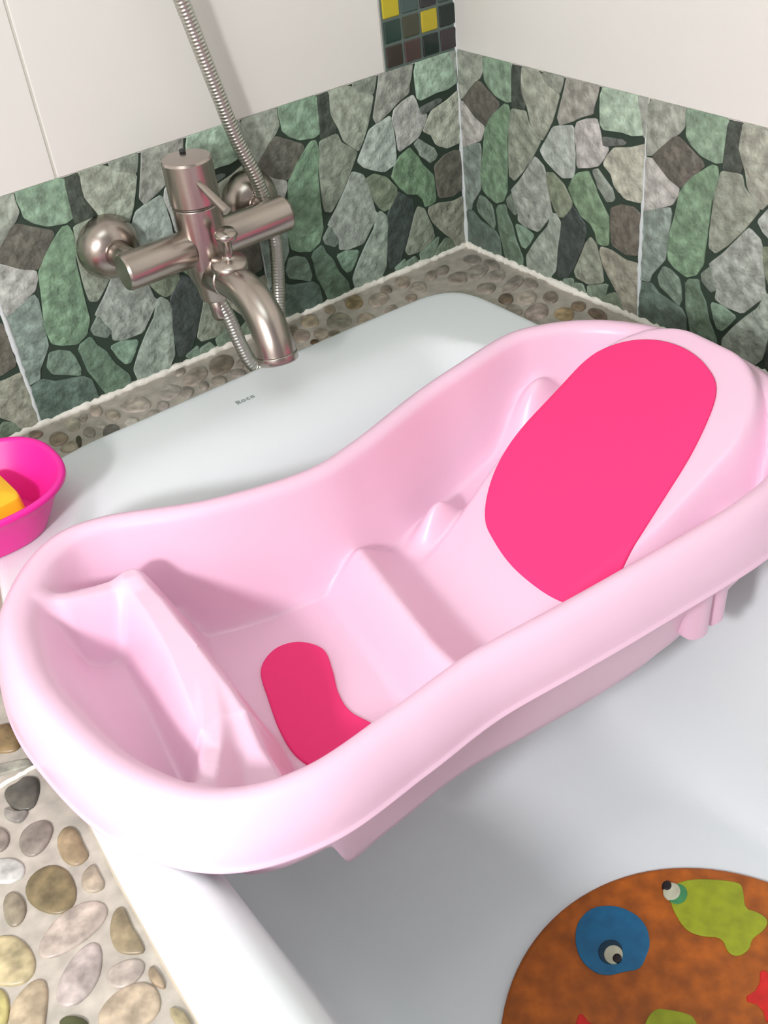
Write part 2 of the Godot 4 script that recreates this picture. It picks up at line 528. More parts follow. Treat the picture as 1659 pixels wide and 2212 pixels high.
	obj("sealant", grid(ring, true, plan_flip(c)), M.ledge_seal, t) if M.has("ledge_seal") else obj("sealant", grid(ring, true, plan_flip(c)), mat(srgb(186, 176, 158), 0.6), t)
	for q in [[Vector3(-0.360, 0, 0.004), Vector3(-0.374, 0, 0.078)], [Vector3(-0.88, 0, 0.4475), Vector3(-0.786, 0, 0.4475)], [Vector3(-1.18, 0, 0.4475), Vector3(-0.88, 0, 0.4475)]]:
		var path := PackedVector3Array(); var rad := PackedFloat32Array()
		for k in 31:
			path.append(q[0].lerp(q[1], k / 30.0) + Vector3(rng.randf_range(-1, 1), 0, rng.randf_range(-1, 1)) * 0.0004); rad.append(rng.randf_range(0.0012, 0.002))
		obj("grout_line", tube(path, rad, 8), M.caulk, t)

func plan_flip(c: PackedVector3Array) -> bool:
	var area := 0.0
	for k in c.size():
		var a := c[k]; var b := c[(k + 1) % c.size()]
		area += a.x * b.z - b.x * a.z
	return area < 0.0

# ------------------------------------------------------------------ the white bathtub
func bathtub():
	var t := thing("bathtub", "white acrylic bathtub set into the corner below the mixer tap", "bathtub")
	var c := bath_outline(); var nr := plan_normals(c)
	var rows := []
	var low := PackedVector3Array()
	for k in c.size(): low.append(c[k] + Vector3(0, -0.03, 0))
	rows.append(low)
	var fs := [0.0, 0.001, 0.003, 0.006, 0.010]
	for j in 34: fs.append(0.015 + j * 0.005)
	for j in range(1, 34): fs.append(0.18 + 0.82 * j / 33.0)
	for j in fs.size():
		var f: float = fs[j]
		if j < 39: f = f / 0.34
		else: f = 0.53 + 0.47 * (j - 38) / 33.0
		var r := PackedVector3Array()
		for k in c.size():
			var q: Vector3 = c[k].lerp(Vector3(-0.44, 0, clampf(c[k].z, 0.62, 1.0)), f)
			r.append(bath_point(q, f * 0.34, nr[k]))
		rows.append(r)
	obj("basin", grid(rows, true, plan_flip(c), true), M.acrylic, t)
	# maker's name on the rim under the tap
	var tm := TextMesh.new(); tm.text = "Roca"; tm.font_size = 16; tm.pixel_size = 0.0006; tm.depth = 0.0004
	var f := SystemFont.new(); f.font_names = PackedStringArray(["Droid Sans"]); f.font_weight = 700
	tm.font = f
	var o := obj("maker_name", tm, M.ink, t)
	o.transform = Transform3D(Basis(Vector3(1, 0, 0), Vector3(0, 0, -1), Vector3(0, 1, 0)), Vector3(-0.421, 0.0122, 0.138))

func side_drop(d: float, w: float, rr: float, slope: float) -> float:   # rim, rounded shoulder, sloping wall
	var t := d - w
	if t <= 0.0: return 0.0
	var ts := rr * slope / sqrt(1.0 + slope * slope)
	if t < ts: return -(rr - sqrt(rr * rr - t * t))
	return -(rr - sqrt(rr * rr - ts * ts)) - (t - ts) * slope

func bath_point(p: Vector3, d: float, n: Vector3) -> Vector3:
	var lip := 0.012
	if d < 0.006: lip = -0.001 + 0.013 * sqrt(maxf(0.0, 1.0 - pow(1.0 - d / 0.006, 2.0)))
	var bow := 0.785 - 0.16 * pow(maxf(0.0, 0.62 - p.z), 2.0) / 0.36
	var wide := smoothstep(0.45, 0.62, p.z)
	var y := side_drop(p.x + bow, lerpf(0.010, 0.030, wide), lerpf(0.022, 0.034, wide), 5.0)
	y = smax(y, side_drop(-0.095 - p.x, 0.026, 0.040, 4.5), 0.15)
	y = smax(y, side_drop(p.z - 0.086, 0.062, 0.11, 1.05), 0.30)
	y = smax(y, side_drop(1.515 - p.z, 0.05, 0.08, 1.6), 0.06)
	y = smax(minf(y, 0.0) + 0.012, -0.31, 0.10)
	return Vector3(p.x, minf(lip, y), p.z)

# ------------------------------------------------------------------ the baby bath
const AX := 0.99863
const AZ := 0.05234
func bath_u(x: float, z: float) -> float: return (x + 0.435) * AX + (z - 0.468) * AZ
func bath_v(x: float, z: float) -> float: return -(x + 0.435) * AZ + (z - 0.468) * AX

func crest() -> PackedVector3Array:
	var pts := []
	for q in [[-765, 462, 62], [-762, 400, 62], [-742, 338, 61], [-694, 290, 61], [-645, 287, 60], [-560, 325, 55], [-472, 343, 50], [-411, 337, 50], [-321, 319, 56], [-262, 317, 64], [-210, 317, 70], [-180, 328, 73], [-145, 354, 75], [-119, 390, 76], [-103, 440, 77], [-100, 500, 77], [-115, 562, 77], [-150, 612, 76], [-200, 640, 74], [-260, 646, 70], [-365, 635, 61], [-430, 627, 56], [-507, 618.5, 52.5], [-578, 623.5, 53], [-656, 629, 58], [-716, 606, 61], [-752, 545, 62]]:
		pts.append(Vector3(q[0] * 0.001, q[2] * 0.001, q[1] * 0.001))
	return closed_curve(pts, 520)

func seg_dist(p: Vector2, a: Vector2, b: Vector2) -> Vector2:
	var ab := b - a; var t := clampf((p - a).dot(ab) / ab.length_squared(), 0.0, 1.0)
	return Vector2(p.distance_to(a + ab * t), t)

const ARM_FAR := [[-0.722, 0.334, 0.050, 0.003], [-0.704, 0.342, 0.046, 0.004], [-0.680, 0.346, 0.041, 0.004], [-0.650, 0.349, 0.036, 0.005]]
const BAR := [[-0.650, 0.352, 0.036, 0.006], [-0.651, 0.390, 0.037, 0.007], [-0.656, 0.445, 0.037, 0.009], [-0.664, 0.505, 0.036, 0.014], [-0.668, 0.530, 0.034, 0.016], [-0.670, 0.560, 0.022, 0.012], [-0.674, 0.625, 0.006, 0.012]]
const ARM_NEAR := [[-0.658, 0.490, 0.022, 0.004], [-0.673, 0.525, 0.031, 0.005], [-0.688, 0.552, 0.037, 0.005], [-0.701, 0.574, 0.044, 0.004], [-0.714, 0.594, 0.050, 0.003]]

func along_path(p: Vector2, path: Array, k_in: float, k_out: float) -> float:
	var near := 9.0; var h := -1.0
	for i in path.size() - 1:
		var a: Array = path[i]; var b: Array = path[i + 1]
		var q := seg_dist(p, Vector2(a[0], a[1]), Vector2(b[0], b[1]))
		var w: float = lerpf(a[3], b[3], q.y)
		if q.x - w > near: continue
		near = q.x - w
		var inside := Vector2(b[0] - a[0], b[1] - a[1]).cross(p - Vector2(a[0], a[1])) > 0.0     # foot-basin side
		var dd := maxf(near, 0.0)
		h = lerpf(a[2], b[2], q.y) - (sqrt(dd * dd + 0.000036) - 0.006) * (k_in if inside else k_out)
	return h

func collar_height(p: Vector2) -> float:   # the divider with its curled ends
	return smax(smax(along_path(p, BAR, 2.4, 4.0), along_path(p, ARM_FAR, 2.8, 2.8), 0.028), along_path(p, ARM_NEAR, 2.8, 2.8), 0.018)

func tongue_sd(u: float, v: float) -> float:
	var c := Vector2(u - 0.150, v - 0.004); var half := Vector2(0.182, lerpf(0.078, 0.104, smoothstep(0.02, 0.19, u))); var r := minf(0.085, half.y)
	var q := c.abs() - half + Vector2(r, r)
	return Vector2(maxf(q.x, 0), maxf(q.y, 0)).length() + minf(maxf(q.x, q.y), 0.0) - r

func tongue_plane(u: float) -> float:
	return 0.080 + 0.535 * (u - 0.2986)

func inner_height(x: float, z: float, d: float, yc: float) -> float:
	var u := bath_u(x, z); var v := bath_v(x, z)
	# floors: foot basin, seat, rising head end
	var base := lerpf(-0.014, -0.062, smoothstep(-0.222, -0.200, u))
	base = smax(base, -0.062 + 0.42 * (u - 0.10), 0.04) if u > 0.0 else base
	base = smax(base, smin(0.030 - (x + 0.738) * 1.4, yc - 0.034, 0.02), 0.02) if u < -0.2 else base
	# hump between seat and back rest
	var ur := -0.0345 - 0.13 * clampf(v, -0.12, 0.06)
	var du := u - ur
	var wd := 0.036 if du < 0.0 else 0.050
	var bump := smin(1.0 - sqrt(du * du + 0.000016) / wd, 0.94, 0.1)
	bump = smax(bump, 0.0, 0.2)
	base += 0.042 * bump * smoothstep(-0.118, -0.080, v)
	# shoulders beside the back rest
	for q in [[0.070, 0.092, 0.024, 0.013, 0.036], [0.222, 0.131, 0.030, 0.018, 0.042]]:
		var e := pow((u - q[0]) / q[2], 2.0) + pow((absf(v - 0.004) - q[1]) / q[3], 2.0)
		base += q[4] * exp(-e * 0.9)
	# back rest tongue
	var sd := tongue_sd(u, v)
	if u > -0.1:
		var e := maxf(sd + 0.013, 0.0)
		var y := tongue_plane(u) - (sqrt(e * e + 0.0001) - 0.010) * 2.6
		base = smax(base, y, 0.010)
	# divider
	if u < -0.12: base = smax(base, collar_height(Vector2(x, z)), 0.010)
	# side wall rolling over into the rim
	var foot := smoothstep(0.22, 0.31, -u)
	var r := lerpf(0.011, 0.022, foot); var steep := lerpf(4.5, 2.4, foot)
	var dk := r * steep / sqrt(1.0 + steep * steep)
	var wall := 0.0
	if d < dk: wall = yc - r + sqrt(r * r - d * d)
	else: wall = yc - r + sqrt(r * r - dk * dk) - steep * (d - dk)
	return smax(wall, base, lerpf(0.004, 0.022, clampf((d - 0.004) / 0.02, 0.0, 1.0)))

func baby_bath():
	var t := thing("baby_bathtub", "pale pink plastic baby bathtub with hot pink pads laid across the white bathtub", "baby bathtub")
	var c := crest(); var nr := plan_normals(c); var n := c.size()
	var flip := plan_flip(c)
	# rim: from under the lip, up the skirt, over the crest and down the inside
	var rows := []
	var skirt := [[0.01, -0.022], [0.0165, -0.038], [0.019, -0.0472], [0.019, -0.0472], [0.0222, -0.0485], [0.0232, -0.0475], [0.0232, -0.0458], [0.022, -0.0444], [0.02145, -0.04186], [0.02116, -0.03708], [0.02064, -0.03238], [0.01987, -0.02783], [0.01888, -0.02348], [0.01767, -0.01937], [0.01626, -0.01556], [0.01466, -0.01209], [0.0129, -0.00899], [0.01098, -0.00631], [0.00894, -0.00408], [0.0068, -0.00231], [0.00457, -0.00103], [0.0023, -0.00026], [0.0, -0.0]]
	for q in skirt:
		var r := PackedVector3Array()
		for k in n: r.append(c[k] + nr[k] * q[0] + Vector3(0, q[1], 0))
		rows.append(r)
	for d in [0.0025, 0.005, 0.0075, 0.0095, 0.0107, 0.012, 0.014, 0.017, 0.020, 0.024, 0.028, 0.032, 0.036, 0.040]:
		var r := PackedVector3Array()
		for k in n:
			var p: Vector3 = c[k] - nr[k] * d
			r.append(Vector3(p.x, inner_height(p.x, p.z, d, c[k].y), p.z))
		rows.append(r)
	for j in range(1, 73):
		var f := j / 72.0
		var r := PackedVector3Array()
		for k in n:
			var p: Vector3 = c[k] - nr[k] * 0.040
			var s := Vector3(clampf(p.x * 0.9 - 0.0435, -0.66, -0.24), p.y, 0); s.z = 0.468 + (s.x + 0.435) * AZ
			var q: Vector3 = p.lerp(s, f)
			r.append(Vector3(q.x, inner_height(q.x, q.z, 0.040 + p.distance_to(q), c[k].y), q.z))
		rows.append(r)
	obj("shell", grid(rows, true, flip, true), M.pink, t)
	# hull below the rim
	rows = []
	for d in [-0.013, -0.010, -0.005, 0.0, 0.005, 0.010, 0.014, 0.018, 0.022, 0.026, 0.030, 0.036, 0.044]:
		var r := PackedVector3Array()
		for k in n:
			var p: Vector3 = c[k] - nr[k] * d
			r.append(Vector3(p.x, hull_height(p.x, p.z, d, c[k].y), p.z))
		rows.append(r)
	for j in range(1, 25):
		var r := PackedVector3Array()
		for k in n:
			var p: Vector3 = c[k] - nr[k] * 0.044
			var s := Vector3(clampf(p.x * 0.9 - 0.0435, -0.66, -0.24), p.y, 0); s.z = 0.468 + (s.x + 0.435) * AZ
			var q: Vector3 = p.lerp(s, j / 24.0)
			r.append(Vector3(q.x, hull_height(q.x, q.z, 0.044 + p.distance_to(q), c[k].y), q.z))
		rows.append(r)
	obj("hull", grid(rows, true, not flip), M.pink, t)
	# pads
	var back := [[-336, 424], [-305, 400], [-266, 387], [-222, 383], [-181, 388], [-152, 406], [-135, 435], [-130, 470], [-137, 505], [-155, 532], [-201, 551], [-255, 562], [-308, 571], [-338, 573], [-354, 562], [-360, 535], [-358, 490], [-349, 452]]
	obj("back_pad", pad_mesh(back, 0.0030), M.pad, t)
	var seat := [[-590, 424], [-577, 411], [-560, 407], [-543, 415], [-533, 436], [-541, 462], [-552, 487], [-556, 510], [-550, 535], [-552, 557], [-570, 570], [-592, 566], [-607, 548], [-615, 520], [-611, 488], [-600, 452]]
	obj("seat_pad", pad_mesh(seat, 0.0030), M.pad, t)
	# lugs that grip the bath below the rim
	for q in [[-0.282, 0.628, -0.062, 0.013], [-0.262, 0.630, -0.058, 0.011]]:
		var path := PackedVector3Array([Vector3(q[0], 0.020, q[1]), Vector3(q[0], -0.02, q[1]), Vector3(q[0], q[2], q[1]), Vector3(q[0], q[2] - 0.006, q[1])])
		obj("lug", tube(path, PackedFloat32Array([q[3] * 1.15, q[3] * 1.1, q[3], q[3] * 0.6]), 20), M.pink, t)
	# two small moulded nibs on the skirt at the foot end
	for q in [[-0.7755, 0.585], [-0.7545, 0.624]]:
		var best := 0; var bd := 9.0
		for k in n:
			var dd := Vector2(c[k].x + nr[k].x * 0.02, c[k].z + nr[k].z * 0.02).distance_to(Vector2(q[0], q[1]))
			if dd < bd: bd = dd; best = k
		var b := c[best]; var m := nr[best]
		obj("moulded_nib", tube(PackedVector3Array([b + m * 0.0165 + Vector3(0, -0.024, 0), b + m * 0.0182 + Vector3(0, -0.034, 0), b + m * 0.0200 + Vector3(0, -0.045, 0)]), PackedFloat32Array([0.0006, 0.0013, 0.0016]), 10), M.pink, t)

func hull_height(x: float, z: float, d: float, yc: float) -> float:
	var u := bath_u(x, z)
	var base := lerpf(-0.046, -0.108, smoothstep(-0.205, -0.180, u))
	if u > 0.02: base = smax(base, -0.108 + 0.66 * (u - 0.11), 0.03)
	if u < -0.2: base = smax(base, minf(0.016 - (x + 0.742) * 1.7, yc - 0.040), 0.01)
	var wall := yc - 0.016 - (d + 0.013) * 3.4
	return minf(smax(wall, base, 0.010), yc - 0.014)

func pad_mesh(pts: Array, thick: float) -> ArrayMesh:
	var v := []
	var mid := Vector3.ZERO
	for q in pts:
		v.append(Vector3(q[0] * 0.001, 0, q[1] * 0.001)); mid += v[-1]
	mid /= pts.size()
	var c := closed_curve(v, 120); var nr := plan_normals(c)
	var rows := []
	for q in [[0.0, -0.002], [0.0, thick * 0.55], [0.0007, thick * 0.9], [0.0018, thick]]:
		var r := PackedVector3Array()
		for k in c.size():
			var p: Vector3 = c[k] - nr[k] * q[0]
			r.append(Vector3(p.x, inner_height(p.x, p.z, 0.2, 0.05) + q[1], p.z))
		rows.append(r)
	for j in range(1, 21):
		var r := PackedVector3Array()
		for k in c.size():
			var p: Vector3 = (c[k] - nr[k] * 0.0018).lerp(mid, j / 20.0)
			r.append(Vector3(p.x, inner_height(p.x, p.z, 0.2, 0.05) + thick, p.z))
		rows.append(r)
	return grid(rows, true, plan_flip(c))

# ------------------------------------------------------------------ mixer tap
func mixer():
	var at := Vector3(-0.397, 0.16, 0.066)
	var t := thing("mixer_tap", "brushed metal bath mixer tap on the stone band above the bathtub", "tap", at)
	var o := func(x: float, y: float, z: float) -> Vector3: return Vector3(x, y, z) - at
	# body
	obj("body", lathe([Vector2(0, -0.062), Vector2(0.0150, -0.062), Vector2(0.0150, -0.062), Vector2(0.0165, -0.059), Vector2(0.0185, -0.044), Vector2(0.0240, -0.028), Vector2(0.0243, -0.02), Vector2(0.0243, 0.040), Vector2(0.0230, 0.0415), Vector2(0.0230, 0.0415), Vector2(0, 0.0415)], Vector3.ZERO, Vector3.UP, 48), M.steel, t)
	var knob := obj("handle", lathe([Vector2(0, 0.043), Vector2(0.0235, 0.043), Vector2(0.0235, 0.043), Vector2(0.0255, 0.045), Vector2(0.0255, 0.045), Vector2(0.0250, 0.086), Vector2(0.0250, 0.086), Vector2(0.0238, 0.0885), Vector2(0.0238, 0.0885), Vector2(0, 0.0895)], Vector3.ZERO, Vector3.UP, 48), M.steel, t)
	obj("seam_ring", lathe([Vector2(0.0225, 0.0405), Vector2(0.0242, 0.0418), Vector2(0.0242, 0.0432), Vector2(0.0225, 0.0445)], Vector3.ZERO, Vector3.UP, 48), M.steel_dark, t)
	obj("screw_cap", lathe([Vector2(0, 0.089), Vector2(0.0032, 0.089), Vector2(0.0032, 0.0915), Vector2(0.0022, 0.0925), Vector2(0, 0.0925)], Vector3(0.004, 0, -0.014), Vector3.UP, 20), M.black, knob)
	var lv := spline([o.call(-0.400, 0.230, 0.088), o.call(-0.398, 0.222, 0.104), o.call(-0.394, 0.209, 0.127)], 12)
	var lr := PackedFloat32Array()
	for k in lv.size(): lr.append(lerpf(0.0032, 0.0046, k / 12.0))
	obj("lever", tube(lv, lr, 16), M.steel, knob)
	# arms
	obj("arm", lathe([Vector2(0, 0.018), Vector2(0.0190, 0.018), Vector2(0.0190, 0.09), Vector2(0.0190, 0.09), Vector2(0.0175, 0.0925), Vector2(0.0175, 0.0925), Vector2(0, 0.0925)], Vector3(0, -0.001, 0), Vector3(-1, 0, 0), 40), M.steel, t)
	obj("arm", lathe([Vector2(0, 0.018), Vector2(0.0190, 0.018), Vector2(0.0190, 0.098), Vector2(0.0190, 0.098), Vector2(0.0175, 0.1005), Vector2(0.0175, 0.1005), Vector2(0, 0.1005)], Vector3(0, -0.001, 0), Vector3(1, 0, 0), 40), M.steel, t)
	# wall roses with their short inlets
	for x in [-0.476, -0.306]:
		var c: Vector3 = o.call(x, 0.164 if x < -0.4 else 0.16, 0.0)
		var rose := obj("wall_rose", lathe([Vector2(0, 0.0005), Vector2(0.0335, 0.0005), Vector2(0.0335, 0.0005), Vector2(0.0338, 0.004), Vector2(0.0325, 0.011), Vector2(0.0285, 0.0195), Vector2(0.0225, 0.0255), Vector2(0.0150, 0.0282), Vector2(0.0140, 0.0285), Vector2(0.0140, 0.0285), Vector2(0, 0.0285)], c, Vector3(0, 0, 1), 48), M.steel, t)
		obj("inlet", lathe([Vector2(0, 0.024), Vector2(0.0125, 0.024), Vector2(0.0125, 0.060), Vector2(0, 0.060)], c, Vector3(0, 0, 1), 32), M.steel, rose)
	# diverter and spout
	obj("spout_collar", lathe([Vector2(0, 0.0), Vector2(0.0180, 0.0), Vector2(0.0180, 0.030), Vector2(0.0180, 0.030), Vector2(0.0165, 0.033), Vector2(0, 0.033)], o.call(-0.397, 0.128, 0.076), Vector3(0.0, 0.1, 1.0), 40), M.steel, t)
	var dv := obj("diverter_knob", lathe([Vector2(0, 0.0), Vector2(0.0185, 0.0), Vector2(0.0185, 0.0), Vector2(0.0190, 0.004), Vector2(0.0175, 0.010), Vector2(0.0070, 0.012), Vector2(0.0048, 0.016), Vector2(0.0048, 0.031), Vector2(0.0105, 0.034), Vector2(0.0120, 0.038), Vector2(0.0095, 0.0425), Vector2(0, 0.0435)], o.call(-0.394, 0.143, 0.108), Vector3(0.02, 1.0, 0.12), 32), M.steel, t)
	dv.set_meta("label", "pull-up diverter knob")
	var sp := spline([o.call(-0.397, 0.129, 0.088), o.call(-0.396, 0.131, 0.115), o.call(-0.395, 0.127, 0.142), o.call(-0.395, 0.111, 0.165), o.call(-0.396, 0.090, 0.178), o.call(-0.397, 0.074, 0.183)], 60)
	var sr := PackedFloat32Array()
	for k in sp.size(): sr.append(lerpf(0.0172, 0.0200, k / 60.0))
	var spout := obj("spout", tube(sp, sr, 32), M.steel, t)
	var dir := (sp[60] - sp[57]).normalized()
	obj("outlet_ring", lathe([Vector2(0.0140, 0.001), Vector2(0.0203, 0.0), Vector2(0.0208, 0.0015), Vector2(0.0208, 0.007), Vector2(0.0198, 0.0085), Vector2(0.0170, 0.0085), Vector2(0.0160, 0.004), Vector2(0.0140, 0.001)], sp[60] - dir * 0.002, dir, 36), M.steel, spout)

func shower_hose():
	var t := thing("shower_hose", "ribbed metal shower hose hanging down the wall behind the mixer tap", "hose")
	var pts := [Vector3(-0.470, 0.95, 0.03), Vector3(-0.432, 0.75, 0.034), Vector3(-0.392, 0.56, 0.034), Vector3(-0.352, 0.377, 0.032), Vector3(-0.343, 0.334, 0.032), Vector3(-0.333, 0.288, 0.032), Vector3(-0.322, 0.238, 0.032), Vector3(-0.3065, 0.186, 0.034), Vector3(-0.2965, 0.118, 0.031), Vector3(-0.307, 0.048, 0.034), Vector3(-0.325, 0.017, 0.052), Vector3(-0.361, 0.011, 0.085), Vector3(-0.378, 0.014, 0.084), Vector3(-0.386, 0.040, 0.080), Vector3(-0.391, 0.075, 0.074), Vector3(-0.397, 0.100, 0.067)]
	var raw := spline(pts, 600)
	# even steps along the hose, four to a rib
	var path := PackedVector3Array(); var acc := 0.0; var step := 0.0009
	path.append(raw[0])
	for k in range(1, raw.size()):
		var a := raw[k - 1]; var b := raw[k]; var l := a.distance_to(b)
		while acc + l >= step:
			var f := (step - acc) / l; a = a.lerp(b, f); l = a.distance_to(b); acc = 0.0; path.append(a)
		acc += l
	var rad := PackedFloat32Array()
	for k in path.size(): rad.append([0.0072, 0.0078, 0.0079, 0.0076][k % 4])
	obj("ribbed_tube", tube(path, rad, 14), M.hose, t)
	obj("end_nut", lathe([Vector2(0, -0.026), Vector2(0.0085, -0.026), Vector2(0.0098, -0.022), Vector2(0.0098, -0.002), Vector2(0, -0.002)], Vector3(-0.397, 0.10, 0.066), Vector3(-0.06, 1.0, -0.1), 24), M.steel, t)

# ------------------------------------------------------------------ bowl and toys
func super_ring(cx: float, cz: float, rx: float, rz: float, y: float, e: float, n := 72) -> PackedVector3Array:
	var r := PackedVector3Array()
	for k in n:
		var a := TAU * k / n
		var ca := cos(a); var sa := sin(a)
		r.append(Vector3(cx + rx * signf(ca) * pow(absf(ca), 2.0 / e), y, cz + rz * signf(sa) * pow(absf(sa), 2.0 / e)))
	return r

func toy_bowl():
	var at := Vector3(-0.712, 0.0125, 0.168)
	var t := thing("toy_bowl", "bright magenta plastic bowl standing on the corner of the bathtub rim", "bowl", at)
	var rows := []
	for q in [[0.0, 0.0], [0.040, 0.0], [0.040, 0.0], [0.044, 0.002], [0.052, 0.018], [0.060, 0.036], [0.0665, 0.0465], [0.0690, 0.0475], [0.0705, 0.0490], [0.0705, 0.0525], [0.0690, 0.0540], [0.0665, 0.0538], [0.0645, 0.0525], [0.0640, 0.050], [0.0575, 0.036], [0.0495, 0.018], [0.042, 0.0045], [0.038, 0.0028], [0.0, 0.0026]]:
		rows.append(super_ring(0, 0, maxf(q[0], 1e-4) * 1.12, maxf(q[0], 1e-4), q[1], 2.5))
	obj("body", fixed_out(grid(rows, true)), M.magenta, t)

func toys():
	# two small yellow bath toys lying in the bowl
	for q in [[Vector3(-0.700, 0.0166, 0.163), 0.06, "bright yellow tapered bath toy nearest the bowl's open edge", 0.020, 0.031, 0.036], [Vector3(-0.737, 0.0166, 0.166), -0.12, "smaller yellow bath toy half hidden behind the tapered one", 0.013, 0.025, 0.030]]:
		var t := thing("bath_toy", q[2], "toy", q[0])
		t.set_meta("group", "yellow toys in the bowl")
		t.rotation.y = q[1]
		var sx: float = q[3]; var sz: float = q[4]; var h: float = q[5]
		var rows := []
		for p in [[0.0, 0.0], [0.92, 0.0], [1.0, 0.05], [0.98, 0.5], [0.93, 0.90], [0.86, 1.0], [0.0, 1.03]]:
			rows.append(super_ring(0, 0, maxf(sx * p[0], 1e-4), maxf(sz * p[0], 1e-4), h * p[1], 6.0, 48))
		obj("body", fixed_out(grid(rows, true)), M.yellow, t)
		obj("top_ridge", chamfer_box(Vector3(-sx * 0.35, h * 1.06, 0), Vector3(sx * 0.5, h * 0.2, sz * 1.2), 0.002), M.yellow, t)

# ------------------------------------------------------------------ bath mat
func mat_piece(kind: String, a: Array):
	var poly := rounded(poly_of(a), 0.25, 1 if kind == "red" else 2)
	var top := -0.3055
	var lift: float = {"blue": 0.0010, "green": 0.0010, "red": 0.0010, "blue_ring": 0.0018, "green_ring": 0.0018, "eye": 0.0026, "pupil": 0.0034}[kind]
	var put := func(p: Vector2, h: float) -> Vector3: return Vector3(p.x, top + h, p.y)
	var m := slab_piece(poly, [[0.0, 0.0, 0.0], [0.0, 0.0, lift * 0.7], [0.0006, 0.0, lift], [0.0, 0.5, lift]], put)
	if kind in ["blue", "green", "red"]:
		mat_last = obj("star_print" if kind == "red" else "fish_print", m, M["mat_" + kind], mat_node)
		mat_last.set_meta("label", {"blue": "blue round fish", "green": "lime green fish", "red": "red star"}[kind])
	else:
		obj({"blue_ring": "eye_ring", "green_ring": "eye_ring", "eye": "eye_white", "pupil": "pupil"}[kind], m, M["mat_" + kind], mat_last)

func bath_mat():
	mat_node = thing("bath_mat", "orange rubber bath mat with fish and stars lying in the bathtub", "bath mat")
	var rows := []
	var ring := func(inset: float, y: float) -> PackedVector3Array:
		var r := PackedVector3Array(); var rr := 0.1769 - inset
		for k in 48: 
			var a := PI + PI * k / 47.0
			r.append(Vector3(-0.4397 + rr * cos(a), y, 0.8166 + rr * sin(a)))
		for k in 48:
			var a := PI * k / 47.0
			r.append(Vector3(-0.4397 + rr * cos(a), y, 1.130 + rr * sin(a)))
		return r
	for q in [[0.01, -0.3094], [0.002, -0.3094], [0.0, -0.3086], [0.0, -0.3068], [0.0015, -0.3057], [0.004, -0.3055], [0.08, -0.3055], [0.1762, -0.3055]]:
		rows.append(ring.call(q[0], q[1]))
	var g := grid(rows, true)
	obj("base", fixed_out(g), M.mat_orange, mat_node)
	mat_data()

